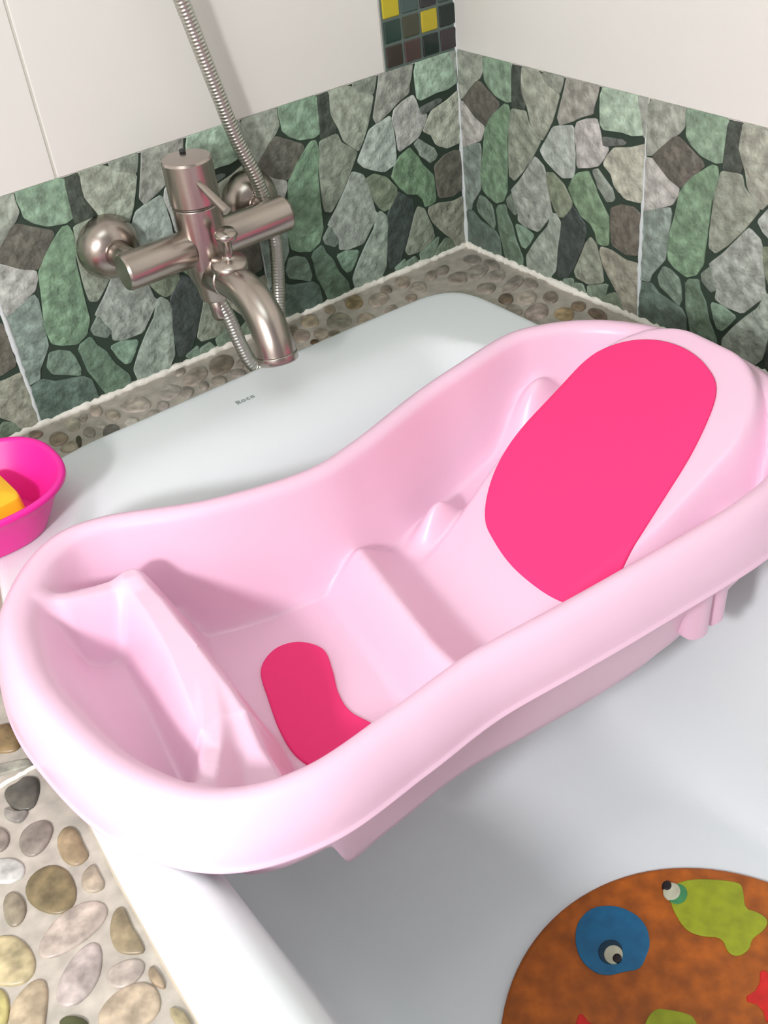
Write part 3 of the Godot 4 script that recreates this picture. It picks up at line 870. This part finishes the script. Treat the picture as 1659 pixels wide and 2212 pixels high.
func stone_data():
	stone(165, 170, 160, [466, 2435, 459, 2390, 467, 2266, 418, 2201, 323, 2127, 200, 2018, 86, 1909, 15, 1890, 15, 2435])
	stone(135, 165, 140, [987, 2435, 978, 2271, 964, 2039, 890, 2015, 707, 2044, 580, 2120, 513, 2196, 512, 2273, 497, 2375, 507, 2435])
	stone(108, 104, 95, [358, 2148, 425, 2142, 619, 2031, 725, 1972, 735, 1938, 605, 1797, 484, 1662, 327, 1715, 118, 1871, 98, 1908, 224, 2030])
	stone(188, 184, 182, [15, 1846, 93, 1851, 281, 1725, 448, 1639, 444, 1571, 378, 1459, 59, 1315, 15, 1307])
	stone(122, 155, 125, [845, 1967, 899, 1963, 922, 1875, 894, 1725, 863, 1609, 844, 1230, 831, 942, 756, 803, 637, 744, 475, 793, 390, 852, 367, 1036, 442, 1366, 480, 1601, 593, 1776])
	stone(168, 172, 158, [1386, 2435, 1527, 2367, 1615, 2302, 1734, 2239, 1677, 2085, 1618, 1942, 1526, 1790, 1458, 1702, 1377, 1770, 1286, 1864, 1243, 2009, 1184, 2123, 1141, 2231, 1160, 2435])
	stone(150, 157, 142, [967, 1937, 1190, 1957, 1233, 1846, 1356, 1751, 1427, 1681, 1363, 1573, 1265, 1427, 1109, 1241, 979, 1117, 907, 1146, 898, 1319, 914, 1693, 946, 1815])
	stone(72, 82, 74, [997, 2420, 1142, 2428, 1128, 2297, 1134, 2175, 1187, 2033, 1175, 1989, 990, 1974, 980, 2063])
	stone(150, 155, 145, [1799, 2435, 1780, 2367, 1742, 2269, 1626, 2311, 1501, 2360, 1494, 2435])
	stone(165, 162, 156, [2316, 2435, 2295, 2344, 2252, 2226, 2238, 2150, 2076, 2089, 1935, 2011, 1755, 1938, 1724, 2000, 1781, 2177, 1831, 2327, 1861, 2435])
	stone(172, 197, 177, [2849, 2435, 2858, 2409, 2912, 2241, 2954, 2084, 2806, 2046, 2666, 2051, 2411, 2024, 2366, 2061, 2356, 2232, 2357, 2355, 2389, 2435])
	stone(160, 165, 158, [2985, 2435, 2985, 2063, 2977, 2073, 2945, 2228, 2895, 2390, 2888, 2435])
	stone(192, 187, 187, [2022, 2004, 2156, 2063, 2298, 2092, 2329, 2032, 2388, 1835, 2476, 1826, 2417, 1715, 2326, 1610, 2187, 1562, 2033, 1525, 2020, 1734, 1982, 1902])
	stone(182, 190, 186, [1644, 1870, 1760, 1909, 1946, 1948, 1966, 1796, 1978, 1651, 1972, 1469, 1952, 1392, 1798, 1350, 1652, 1411, 1511, 1490, 1441, 1574, 1536, 1709])
	stone(108, 112, 110, [2397, 1923, 2671, 1954, 2714, 1936, 2654, 1916, 2417, 1851])
	stone(192, 190, 176, [2567, 1847, 2795, 1898, 2983, 1973, 2985, 1973, 2985, 1380, 2937, 1367, 2748, 1354, 2598, 1455, 2658, 1401, 2588, 1457, 2534, 1576, 2422, 1651, 2484, 1753])
	stone(152, 160, 152, [2270, 1534, 2332, 1567, 2399, 1510, 2526, 1411, 2541, 1403, 2584, 1313, 2556, 1278, 2482, 1256, 2415, 1322, 2343, 1386, 2331, 1437])
	stone(122, 153, 120, [2035, 1446, 2188, 1503, 2230, 1445, 2314, 1334, 2288, 1372, 2352, 1256, 2436, 1156, 2504, 1074, 2514, 937, 2510, 759, 2445, 733, 2362, 734, 2338, 831, 2253, 929, 2099, 981, 1986, 1109, 1905, 1240, 1900, 1251, 1962, 1375])
	stone(135, 145, 122, [1537, 1332, 1641, 1350, 1804, 1262, 1906, 1136, 1939, 1092, 1929, 1014, 1804, 883, 1733, 880, 1672, 944, 1612, 1045, 1558, 1191])
	stone(166, 172, 166, [1340, 1463, 1376, 1453, 1474, 1396, 1510, 1323, 1534, 1205, 1572, 1043, 1592, 911, 1625, 859, 1529, 763, 1376, 585, 1144, 586, 1039, 625, 1048, 731, 985, 848, 949, 941, 928, 971, 1084, 1133])
	stone(128, 140, 130, [938, 938, 974, 845, 1031, 726, 968, 685, 851, 761, 835, 832])
	stone(132, 163, 143, [991, 551, 1121, 564, 1292, 505, 1223, 391, 1147, 303, 1093, 307, 1039, 398])
	stone(108, 135, 115, [676, 710, 793, 745, 823, 645, 910, 524, 961, 358, 1086, 156, 1082, 20, 825, 20, 801, 24, 765, 132, 713, 285, 671, 397, 655, 598, 642, 660])
	stone(98, 120, 110, [15, 455, 164, 496, 293, 411, 592, 349, 665, 270, 680, 106, 681, 20, 15, 20])
	stone(120, 142, 127, [329, 743, 424, 736, 533, 679, 565, 606, 588, 448, 564, 391, 454, 447, 295, 524, 265, 615])
	stone(140, 156, 150, [15, 1284, 157, 1336, 357, 1404, 377, 1351, 352, 1112, 332, 845, 282, 772, 162, 621, 129, 520, 15, 509])
	stone(165, 176, 166, [1616, 864, 1683, 874, 1744, 805, 1755, 718, 1721, 542, 1698, 365, 1663, 168, 1599, 91, 1565, 35, 1355, 41, 1191, 42, 1172, 191, 1289, 375, 1430, 553, 1555, 688, 1604, 799])
	stone(72, 82, 82, [1966, 1036, 2057, 966, 2154, 881, 2166, 797, 2137, 658, 2054, 476, 1979, 326, 1874, 155, 1732, 117, 1721, 243, 1732, 461, 1772, 682, 1791, 823, 1902, 959])
	stone(152, 158, 143, [2246, 752, 2326, 699, 2372, 575, 2429, 429, 2451, 282, 2227, 184, 2035, 203, 2002, 265, 2108, 501, 2176, 662])
	stone(162, 157, 143, [2417, 690, 2579, 692, 2783, 643, 2945, 657, 2985, 654, 2985, 20, 2918, 20, 2792, 46, 2755, 164, 2648, 269, 2556, 371, 2458, 496, 2401, 637])
	stone(115, 107, 97, [2550, 1183, 2704, 1262, 2867, 1277, 2959, 1231, 2960, 1104, 2953, 771, 2779, 729, 2581, 780, 2552, 987])
	stone(140, 150, 135, [2984, 1141, 2985, 1142, 2985, 1094])
	stone(130, 152, 135, [1812, 95, 1969, 152, 1954, 20, 1868, 20, 1863, 20])
	stone(132, 152, 135, [1998, 107, 2125, 133, 2192, 20, 1970, 20])
	stone(128, 148, 130, [2217, 148, 2518, 265, 2490, 156, 2414, 49, 2225, 35])
	stone(120, 135, 115, [2640, 204, 2751, 146, 2787, 48, 2553, 33, 2420, 42, 2528, 135])
func pebble_data():
	pebble(132, 117, 86, [-8051, 5644, -8091, 5721, -8157, 5755, -8223, 5729, -8273, 5671, -8312, 5603, -8336, 5513, -8322, 5416, -8269, 5350, -8203, 5327, -8136, 5333, -8075, 5378, -8038, 5461, -8034, 5555])
	pebble(214, 214, 208, [-8265, 5277, -8291, 5309, -8333, 5320, -8387, 5298, -8438, 5252, -8479, 5195, -8507, 5131, -8503, 5075, -8467, 5051, -8419, 5053, -8369, 5068, -8312, 5104, -8267, 5166, -8253, 5230])
	pebble(150, 140, 120, [-8365, 5560, -8393, 5604, -8426, 5629, -8461, 5637, -8492, 5618, -8506, 5568, -8501, 5510, -8487, 5457, -8466, 5405, -8432, 5366, -8395, 5366, -8370, 5400, -8355, 5446, -8352, 5501])
	pebble(196, 182, 170, [-7947, 5865, -7957, 5933, -8026, 5989, -8125, 6016, -8221, 6021, -8316, 6013, -8400, 5978, -8430, 5915, -8396, 5850, -8332, 5798, -8250, 5757, -8146, 5739, -8048, 5759, -7981, 5805])
	pebble(190, 178, 172, [-8097, 6105, -8111, 6171, -8142, 6237, -8193, 6307, -8274, 6363, -8356, 6379, -8413, 6360, -8449, 6324, -8459, 6269, -8427, 6199, -8363, 6135, -8286, 6083, -8200, 6049, -8126, 6054])
	pebble(200, 186, 146, [-8459, 5951, -8500, 6023, -8568, 6042, -8636, 6010, -8693, 5959, -8746, 5891, -8775, 5796, -8758, 5703, -8706, 5647, -8643, 5623, -8573, 5628, -8506, 5680, -8465, 5767, -8451, 5860])
	pebble(192, 175, 152, [-7950, 6633, -7964, 6690, -8006, 6742, -8086, 6763, -8174, 6742, -8244, 6698, -8296, 6643, -8320, 6579, -8298, 6519, -8241, 6479, -8166, 6458, -8077, 6461, -7993, 6503, -7952, 6569])
	pebble(186, 174, 164, [-7932, 6410, -7957, 6447, -7994, 6467, -8036, 6479, -8086, 6476, -8132, 6449, -8158, 6407, -8164, 6364, -8153, 6323, -8119, 6295, -8071, 6290, -8023, 6303, -7977, 6325, -7940, 6363])
	pebble(150, 140, 130, [-7972, 5023, -7980, 5084, -8015, 5136, -8059, 5176, -8112, 5206, -8172, 5209, -8214, 5172, -8226, 5117, -8221, 5062, -8202, 5005, -8158, 4957, -8100, 4936, -8044, 4945, -7998, 4973])
	pebble(150, 140, 130, [-8251, 4961, -8276, 4999, -8306, 5018, -8336, 5021, -8362, 5000, -8375, 4958, -8376, 4910, -8369, 4861, -8349, 4813, -8317, 4789, -8287, 4799, -8265, 4827, -8248, 4861, -8240, 4909])
	pebble(78, 82, 48, [-8367, 6542, -8387, 6561, -8413, 6567, -8447, 6559, -8478, 6531, -8496, 6495, -8504, 6462, -8506, 6429, -8492, 6402, -8461, 6398, -8427, 6417, -8399, 6443, -8375, 6475, -8362, 6512])
	pebble(178, 165, 130, [-7891, 6964, -7910, 6959, -7930, 6938, -7950, 6900, -7961, 6854, -7961, 6815, -7956, 6784, -7946, 6760, -7927, 6759, -7905, 6788, -7888, 6832, -7877, 6875, -7871, 6918, -7876, 6952])
	pebble(205, 195, 130, [-8710, 6156, -8742, 6207, -8777, 6247, -8817, 6260, -8848, 6232, -8863, 6178, -8866, 6112, -8852, 6039, -8819, 5981, -8780, 5954, -8742, 5950, -8707, 5964, -8682, 6012, -8685, 6087])
	pebble(190, 173, 146, [-8607, 6076, -8540, 6056, -8491, 6067, -8459, 6108, -8476, 6192, -8539, 6316, -8598, 6414, -8655, 6487, -8713, 6499, -8772, 6450, -8783, 6362, -8745, 6230, -8704, 6144, -8662, 6105])
	pebble(150, 136, 108, [-7901, 5941, -7870, 5950, -7861, 5994, -7873, 6074, -7879, 6143, -7879, 6204, -7881, 6262, -7886, 6319, -7910, 6335, -7954, 6308, -7991, 6277, -8019, 6240, -8032, 6196, -8029, 6145, -8019, 6097, -8002, 6051, -7975, 6006, -7936, 5960])
	pebble(180, 166, 146, [-7875, 5547, -7875, 5596, -7878, 5654, -7884, 5720, -7906, 5752, -7942, 5751, -7974, 5736, -8001, 5707, -8012, 5669, -8007, 5619, -7990, 5580, -7960, 5551, -7927, 5533, -7893, 5526])
	pebble(160, 141, 111, [-7891, 5132, -7863, 5169, -7854, 5233, -7864, 5321, -7869, 5390, -7871, 5439, -7895, 5469, -7943, 5481, -7982, 5466, -8013, 5425, -8029, 5373, -8029, 5310, -8019, 5250, -7998, 5191, -7966, 5149, -7925, 5126])
	pebble(166, 147, 122, [-7934, 6459, -7907, 6441, -7892, 6477, -7890, 6564, -7896, 6615, -7908, 6630, -7924, 6618, -7946, 6580, -7955, 6538, -7951, 6491])
	pebble(96, 93, 86, [-7946, 4516, -7911, 4553, -7895, 4589, -7898, 4625, -7911, 4667, -7934, 4717, -7967, 4766, -8008, 4812, -8055, 4816, -8108, 4777, -8138, 4733, -8147, 4683, -8151, 4635, -8149, 4589, -8139, 4553, -8119, 4527, -8088, 4516, -8047, 4521, -8010, 4517, -7979, 4504])
	pebble(152, 147, 140, [-8176, 4685, -8164, 4726, -8142, 4760, -8111, 4789, -8083, 4809, -8059, 4819, -8069, 4841, -8113, 4874, -8149, 4876, -8177, 4848, -8197, 4814, -8210, 4774, -8208, 4732, -8191, 4687])
	pebble(152, 128, 88, [-7982, 3870, -7944, 3889, -7906, 3905, -7868, 3919, -7850, 3984, -7853, 4100, -7862, 4174, -7878, 4207, -7904, 4225, -7940, 4226, -7986, 4202, -8042, 4154, -8053, 4063, -8019, 3929])
	pebble(166, 166, 152, [-8120, 4246, -8083, 4264, -8013, 4297, -7911, 4345, -7863, 4391, -7868, 4434, -7896, 4448, -7945, 4432, -8004, 4413, -8071, 4391, -8122, 4370, -8158, 4350, -8167, 4314, -8148, 4262])
	pebble(196, 190, 170, [-5671, 306, -5701, 355, -5739, 394, -5781, 401, -5811, 362, -5820, 301, -5817, 238, -5804, 172, -5774, 114, -5732, 86, -5693, 93, -5662, 122, -5643, 176, -5647, 244])
	pebble(160, 145, 125, [-5863, 414, -5887, 481, -5932, 523, -5978, 536, -6021, 532, -6057, 507, -6075, 454, -6068, 390, -6045, 329, -6008, 277, -5959, 251, -5916, 267, -5888, 305, -5869, 352])
	pebble(176, 166, 146, [-5847, 669, -5867, 709, -5902, 738, -5945, 742, -5985, 727, -6019, 700, -6043, 659, -6040, 610, -6011, 572, -5973, 552, -5933, 541, -5888, 545, -5852, 576, -5840, 623])
	pebble(82, 77, 62, [-5803, 638, -5822, 679, -5846, 715, -5866, 725, -5874, 705, -5873, 672, -5867, 634, -5852, 588, -5830, 546, -5808, 520, -5789, 510, -5776, 518, -5774, 550, -5786, 595])
	pebble(190, 176, 162, [-5381, 238, -5403, 281, -5436, 302, -5467, 294, -5492, 267, -5508, 226, -5508, 175, -5491, 127, -5465, 94, -5435, 71, -5401, 64, -5373, 91, -5364, 141, -5370, 191])
	pebble(176, 166, 150, [-5284, 488, -5312, 513, -5343, 518, -5375, 503, -5399, 462, -5406, 406, -5399, 355, -5386, 310, -5363, 271, -5329, 262, -5298, 291, -5279, 337, -5268, 388, -5268, 442])
	pebble(206, 196, 182, [-4912, 484, -4947, 551, -5013, 577, -5086, 555, -5150, 504, -5199, 434, -5217, 349, -5196, 275, -5152, 223, -5093, 189, -5017, 188, -4947, 242, -4911, 327, -4904, 408])
	pebble(122, 117, 110, [-5384, 671, -5400, 723, -5438, 765, -5484, 785, -5529, 787, -5567, 770, -5586, 730, -5579, 679, -5557, 633, -5526, 588, -5480, 555, -5432, 553, -5401, 584, -5388, 625])
	pebble(202, 196, 182, [-5476, 539, -5491, 565, -5516, 572, -5540, 559, -5558, 537, -5573, 511, -5581, 475, -5573, 441, -5552, 422, -5529, 416, -5505, 420, -5484, 439, -5472, 471, -5470, 506])
	pebble(196, 190, 178, [-5185, 745, -5208, 771, -5236, 789, -5271, 785, -5300, 753, -5315, 708, -5318, 663, -5310, 620, -5286, 591, -5254, 584, -5221, 594, -5190, 617, -5168, 660, -5168, 709])
	pebble(180, 170, 160, [-4784, 679, -4809, 699, -4835, 704, -4860, 701, -4886, 684, -4900, 649, -4899, 609, -4887, 575, -4867, 548, -4841, 537, -4814, 547, -4793, 571, -4778, 602, -4772, 642])
	pebble(190, 182, 172, [-4567, 433, -4590, 488, -4633, 532, -4683, 542, -4725, 524, -4755, 489, -4769, 437, -4756, 377, -4723, 327, -4682, 290, -4633, 266, -4583, 273, -4556, 319, -4555, 377])
	pebble(150, 130, 115, [-6042, 169, -6060, 200, -6088, 219, -6122, 228, -6156, 219, -6181, 193, -6189, 159, -6189, 126, -6179, 92, -6153, 66, -6116, 63, -6084, 80, -6060, 103, -6043, 133])
	pebble(165, 158, 146, [-5616, 578, -5638, 620, -5668, 643, -5696, 634, -5714, 606, -5726, 571, -5731, 526, -5719, 475, -5692, 438, -5662, 424, -5634, 424, -5610, 443, -5599, 483, -5602, 531])
	pebble(172, 163, 152, [-4925, 714, -4948, 748, -4981, 767, -5014, 777, -5048, 779, -5078, 763, -5089, 731, -5083, 694, -5066, 660, -5037, 633, -5002, 623, -4969, 630, -4944, 648, -4925, 676])
	pebble(170, 162, 148, [-5562, 243, -5578, 268, -5597, 287, -5619, 289, -5635, 270, -5641, 239, -5641, 206, -5633, 172, -5615, 146, -5595, 135, -5575, 135, -5556, 147, -5546, 176, -5550, 213])
	pebble(190, 182, 172, [-4526, 484, -4571, 540, -4625, 571, -4679, 590, -4738, 588, -4781, 546, -4789, 478, -4771, 412, -4739, 352, -4689, 306, -4629, 292, -4577, 312, -4536, 352, -4513, 412])
	pebble(182, 170, 157, [-4100, 282, -4117, 353, -4178, 433, -4269, 490, -4354, 509, -4423, 502, -4471, 471, -4478, 409, -4441, 334, -4379, 261, -4297, 196, -4202, 158, -4132, 172, -4104, 222])
	pebble(172, 162, 150, [-4071, 699, -4095, 738, -4132, 759, -4172, 746, -4200, 709, -4215, 662, -4219, 611, -4203, 563, -4172, 532, -4135, 520, -4096, 523, -4061, 552, -4046, 604, -4053, 656])
	pebble(166, 158, 148, [-3828, 718, -3856, 742, -3892, 750, -3932, 733, -3963, 694, -3982, 649, -3993, 601, -3987, 553, -3957, 527, -3916, 532, -3879, 553, -3845, 583, -3818, 627, -3812, 678])
	pebble(180, 172, 165, [-4793, 693, -4818, 718, -4845, 732, -4873, 730, -4895, 708, -4906, 671, -4907, 630, -4897, 587, -4873, 556, -4843, 548, -4818, 559, -4795, 577, -4777, 609, -4776, 653])
	pebble(176, 168, 155, [-3757, 552, -3791, 579, -3819, 581, -3834, 560, -3838, 527, -3828, 483, -3802, 436, -3768, 403, -3737, 385, -3707, 376, -3684, 386, -3681, 424, -3700, 472, -3727, 514])
	pebble(168, 160, 150, [-4452, 628, -4481, 663, -4514, 689, -4551, 691, -4577, 660, -4583, 611, -4577, 562, -4565, 512, -4538, 467, -4501, 447, -4467, 457, -4442, 485, -4428, 527, -4431, 580])
	pebble(165, 157, 146, [-4265, 633, -4285, 663, -4311, 685, -4338, 682, -4356, 658, -4363, 624, -4362, 586, -4349, 547, -4325, 520, -4299, 508, -4273, 507, -4250, 523, -4241, 558, -4249, 599])
	pebble(172, 162, 150, [-4288, 108, -4298, 143, -4323, 178, -4361, 200, -4395, 201, -4420, 191, -4438, 171, -4440, 140, -4424, 105, -4395, 73, -4360, 49, -4323, 39, -4296, 50, -4286, 77])
	pebble(146, 134, 119, [-3987, 156, -3883, 119, -3808, 136, -3762, 207, -3755, 287, -3789, 375, -3848, 452, -3934, 518, -4016, 537, -4096, 509, -4112, 416, -4063, 256])
	pebble(180, 165, 140, [-2561, 301, -2609, 363, -2666, 387, -2710, 367, -2738, 329, -2757, 278, -2755, 206, -2719, 130, -2666, 81, -2612, 57, -2562, 57, -2526, 92, -2518, 156, -2532, 228])
	pebble(166, 161, 142, [-2277, 589, -2342, 651, -2412, 664, -2469, 644, -2520, 607, -2554, 537, -2543, 441, -2491, 358, -2428, 304, -2360, 271, -2292, 273, -2245, 326, -2230, 408, -2240, 499])
	pebble(160, 140, 106, [-1897, 291, -1964, 364, -2030, 387, -2078, 377, -2115, 347, -2131, 286, -2109, 199, -2059, 113, -1997, 42, -1929, -4, -1871, -2, -1845, 49, -1844, 118, -1856, 199])
	pebble(186, 171, 152, [-2067, 779, -2111, 832, -2167, 850, -2216, 834, -2252, 796, -2271, 738, -2260, 669, -2224, 610, -2179, 566, -2126, 535, -2069, 536, -2033, 583, -2029, 651, -2042, 716])
	pebble(180, 168, 152, [-1588, 400, -1636, 469, -1710, 513, -1783, 530, -1847, 526, -1894, 493, -1904, 435, -1881, 369, -1840, 305, -1775, 247, -1695, 220, -1634, 240, -1601, 283, -1583, 334])
	pebble(186, 173, 156, [-2650, 651, -2692, 689, -2736, 706, -2778, 703, -2807, 671, -2815, 618, -2806, 562, -2786, 505, -2749, 455, -2701, 436, -2662, 455, -2638, 491, -2622, 535, -2623, 593])
	pebble(176, 163, 146, [-1190, 316, -1238, 359, -1289, 379, -1336, 377, -1370, 344, -1373, 286, -1354, 224, -1324, 166, -1282, 111, -1227, 81, -1181, 96, -1158, 140, -1150, 193, -1157, 254])
	pebble(186, 176, 162, [-1139, 575, -1180, 626, -1235, 654, -1284, 638, -1310, 592, -1319, 538, -1313, 476, -1284, 415, -1235, 373, -1182, 356, -1132, 361, -1094, 396, -1087, 457, -1108, 520])
	pebble(176, 161, 146, [-2833, 525, -2883, 568, -2930, 586, -2975, 586, -3010, 559, -3021, 502, -3008, 434, -2980, 368, -2936, 311, -2884, 287, -2843, 304, -2816, 339, -2797, 387, -2799, 455])
	pebble(112, 92, 68, [-2844, 736, -2860, 754, -2882, 761, -2905, 751, -2922, 731, -2934, 705, -2936, 675, -2924, 651, -2905, 639, -2884, 634, -2860, 637, -2839, 655, -2830, 684, -2834, 713])
	pebble(166, 151, 136, [-1393, 709, -1422, 735, -1456, 754, -1490, 751, -1512, 724, -1518, 685, -1511, 642, -1491, 601, -1458, 573, -1424, 566, -1392, 570, -1365, 588, -1353, 627, -1366, 673])
	pebble(172, 160, 146, [-1702, 723, -1724, 763, -1766, 797, -1814, 806, -1851, 795, -1876, 774, -1890, 743, -1881, 703, -1850, 666, -1809, 638, -1762, 620, -1718, 623, -1694, 649, -1693, 686])
	pebble(150, 138, 124, [-1462, 297, -1494, 336, -1533, 353, -1564, 338, -1582, 308, -1591, 273, -1589, 228, -1567, 182, -1531, 151, -1494, 138, -1460, 141, -1436, 166, -1432, 208, -1443, 253])
	pebble(165, 152, 132, [-2255, 206, -2283, 244, -2320, 268, -2354, 261, -2372, 228, -2377, 188, -2374, 144, -2355, 97, -2322, 62, -2286, 48, -2253, 51, -2227, 74, -2220, 117, -2233, 164])
	pebble(165, 155, 142, [-796, 369, -833, 412, -878, 450, -932, 475, -977, 469, -997, 436, -996, 395, -985, 350, -955, 302, -905, 265, -853, 252, -809, 256, -778, 279, -773, 321])
	pebble(150, 140, 122, [-2554, 752, -2582, 785, -2616, 802, -2646, 793, -2663, 763, -2670, 728, -2671, 688, -2656, 644, -2625, 613, -2591, 606, -2562, 614, -2538, 635, -2528, 671, -2535, 714])
	pebble(160, 146, 128, [-2867, 314, -2906, 367, -2948, 395, -2978, 391, -2995, 367, -3004, 331, -2996, 275, -2963, 211, -2920, 166, -2881, 143, -2846, 134, -2821, 148, -2818, 194, -2836, 254])
	pebble(176, 168, 158, [-251, 712, -320, 783, -406, 838, -498, 875, -583, 878, -635, 844, -653, 790, -646, 725, -597, 648, -505, 588, -410, 567, -333, 571, -267, 589, -228, 637])
	pebble(182, 172, 162, [-260, 1033, -308, 1081, -368, 1118, -434, 1126, -480, 1097, -503, 1049, -503, 990, -474, 928, -418, 880, -356, 856, -294, 848, -235, 861, -205, 909, -219, 975])
	pebble(176, 166, 156, [-160, 1248, -195, 1304, -269, 1365, -374, 1412, -472, 1430, -548, 1426, -596, 1401, -591, 1350, -535, 1291, -456, 1236, -360, 1184, -251, 1150, -169, 1156, -147, 1198])
	pebble(122, 106, 90, [-623, 1592, -662, 1631, -710, 1651, -753, 1638, -779, 1603, -789, 1557, -780, 1503, -748, 1455, -703, 1426, -658, 1412, -612, 1412, -576, 1441, -571, 1494, -593, 1548])
	pebble(196, 184, 170, [-422, 1776, -472, 1817, -531, 1842, -588, 1831, -622, 1786, -633, 1726, -622, 1660, -585, 1597, -527, 1560, -469, 1551, -414, 1558, -366, 1590, -350, 1653, -376, 1723])
	pebble(182, 166, 156, [-529, 2095, -592, 2159, -672, 2197, -746, 2197, -802, 2167, -840, 2116, -842, 2042, -794, 1963, -719, 1910, -643, 1878, -564, 1861, -493, 1878, -464, 1942, -484, 2022])
	pebble(190, 166, 127, [-400, 2384, -451, 2430, -514, 2458, -572, 2444, -599, 2395, -601, 2336, -591, 2276, -558, 2213, -500, 2169, -438, 2157, -384, 2170, -344, 2206, -333, 2266, -358, 2331])
	pebble(160, 150, 138, [-623, 760, -673, 802, -731, 826, -787, 812, -823, 766, -839, 703, -833, 632, -797, 565, -739, 527, -681, 520, -627, 529, -577, 561, -557, 627, -579, 702])
	pebble(166, 156, 142, [-578, 1228, -627, 1258, -678, 1273, -730, 1267, -766, 1227, -778, 1169, -769, 1108, -740, 1049, -690, 1011, -636, 1007, -590, 1026, -550, 1057, -525, 1111, -537, 1177])
	pebble(150, 136, 122, [-240, 1949, -283, 1991, -337, 2017, -383, 2007, -406, 1968, -409, 1920, -397, 1867, -363, 1814, -314, 1778, -263, 1763, -216, 1766, -181, 1794, -178, 1847, -204, 1903])
	pebble(152, 132, 110, [-178, 2351, -221, 2382, -269, 2399, -310, 2389, -331, 2355, -333, 2313, -326, 2267, -301, 2218, -255, 2182, -207, 2177, -171, 2193, -144, 2218, -131, 2258, -144, 2308])
	pebble(132, 112, 96, [-233, 2743, -273, 2763, -307, 2745, -322, 2687, -319, 2614, -302, 2537, -270, 2468, -227, 2431, -190, 2431, -158, 2451, -134, 2495, -131, 2570, -157, 2650, -195, 2706])
	pebble(160, 152, 142, [-180, 491, -222, 529, -276, 552, -331, 538, -363, 487, -370, 426, -364, 367, -341, 309, -294, 268, -238, 261, -188, 279, -147, 319, -129, 379, -145, 442])
	pebble(158, 150, 140, [-611, 368, -652, 414, -702, 455, -764, 479, -817, 471, -847, 440, -858, 397, -843, 345, -800, 295, -742, 263, -685, 245, -627, 240, -584, 264, -581, 315])
	pebble(158, 148, 138, [-197, 1560, -234, 1575, -270, 1574, -297, 1546, -300, 1490, -280, 1429, -252, 1379, -218, 1333, -178, 1304, -142, 1313, -124, 1354, -121, 1407, -132, 1466, -159, 1523])
	pebble(172, 162, 150, [-782, 1929, -823, 1941, -856, 1929, -881, 1897, -888, 1845, -874, 1783, -847, 1729, -813, 1682, -771, 1653, -733, 1664, -717, 1710, -715, 1765, -722, 1822, -744, 1884])
	pebble(150, 130, 112, [-378, 2747, -417, 2768, -459, 2770, -498, 2757, -527, 2728, -536, 2686, -526, 2646, -506, 2609, -474, 2578, -429, 2570, -391, 2592, -369, 2627, -357, 2664, -357, 2707])
	pebble(155, 147, 138, [-186, 847, -224, 864, -251, 840, -262, 788, -262, 727, -251, 656, -222, 583, -181, 543, -145, 544, -119, 564, -99, 602, -96, 667, -116, 741, -149, 802])
func mat_data():
	mat_piece("blue", [-4219, 6553, -4050, 6666, -3968, 6836, -3975, 6997, -4081, 7139, -4183, 7190, -4324, 7246, -4439, 7173, -4565, 7121, -4647, 7026, -4661, 6860, -4578, 6702, -4424, 6573])
	mat_piece("blue_ring", [-4322, 7041, -4361, 7067, -4406, 7079, -4451, 7074, -4489, 7054, -4515, 7021, -4523, 6981, -4514, 6939, -4489, 6902, -4450, 6875, -4404, 6863, -4358, 6868, -4319, 6888, -4294, 6922, -4285, 6962, -4295, 7005])
	mat_piece("eye", [-4344, 7061, -4374, 7081, -4409, 7089, -4443, 7086, -4472, 7070, -4492, 7045, -4498, 7015, -4491, 6983, -4472, 6955, -4442, 6934, -4407, 6925, -4372, 6929, -4343, 6944, -4323, 6970, -4317, 7001, -4324, 7033])
	mat_piece("pupil", [-4379, 7081, -4394, 7091, -4411, 7095, -4428, 7093, -4443, 7086, -4453, 7073, -4456, 7058, -4452, 7042, -4442, 7028, -4428, 7018, -4410, 7014, -4393, 7016, -4378, 7023, -4369, 7036, -4365, 7051, -4369, 7067])
	mat_piece("green", [-3521, 6870, -3383, 6901, -3240, 6995, -3013, 7229, -3039, 7302, -3192, 7441, -3130, 7529, -3116, 7647, -3225, 7683, -3375, 7665, -3467, 7719, -3593, 7704, -3638, 7622, -3555, 7492, -3686, 7378, -3749, 7245, -3693, 7067, -3627, 6954])
	mat_piece("green_ring", [-3464, 7018, -3500, 7040, -3541, 7050, -3580, 7046, -3613, 7029, -3634, 7001, -3640, 6966, -3630, 6930, -3605, 6899, -3569, 6876, -3527, 6865, -3487, 6869, -3454, 6887, -3433, 6915, -3427, 6950, -3438, 6986])
	mat_piece("eye", [-3494, 6962, -3525, 6982, -3560, 6990, -3595, 6987, -3623, 6972, -3641, 6948, -3646, 6918, -3637, 6887, -3615, 6860, -3585, 6840, -3549, 6831, -3515, 6834, -3486, 6849, -3468, 6874, -3463, 6904, -3472, 6935])
	mat_piece("pupil", [-3513, 6874, -3531, 6885, -3551, 6890, -3570, 6888, -3586, 6880, -3596, 6866, -3599, 6849, -3594, 6832, -3582, 6816, -3564, 6805, -3544, 6800, -3525, 6802, -3509, 6810, -3499, 6824, -3496, 6841, -3501, 6858])
	mat_piece("red", [-3872, 7968, -3680, 7995, -3527, 7878, -3517, 8039, -3344, 8111, -3533, 8181, -3579, 8334, -3703, 8222, -3896, 8246, -3794, 8109])
	mat_piece("red", [-4980, 7179, -5004, 7327, -4886, 7422, -5044, 7451, -5110, 7581, -5184, 7458, -5338, 7445, -5231, 7339, -5264, 7198, -5121, 7257])
	mat_piece("green", [-4666, 7607, -4573, 7572, -4479, 7568, -4407, 7644, -4330, 7736, -4291, 7824, -4377, 7953, -4549, 8006, -4730, 7935, -4800, 7802, -4757, 7682])
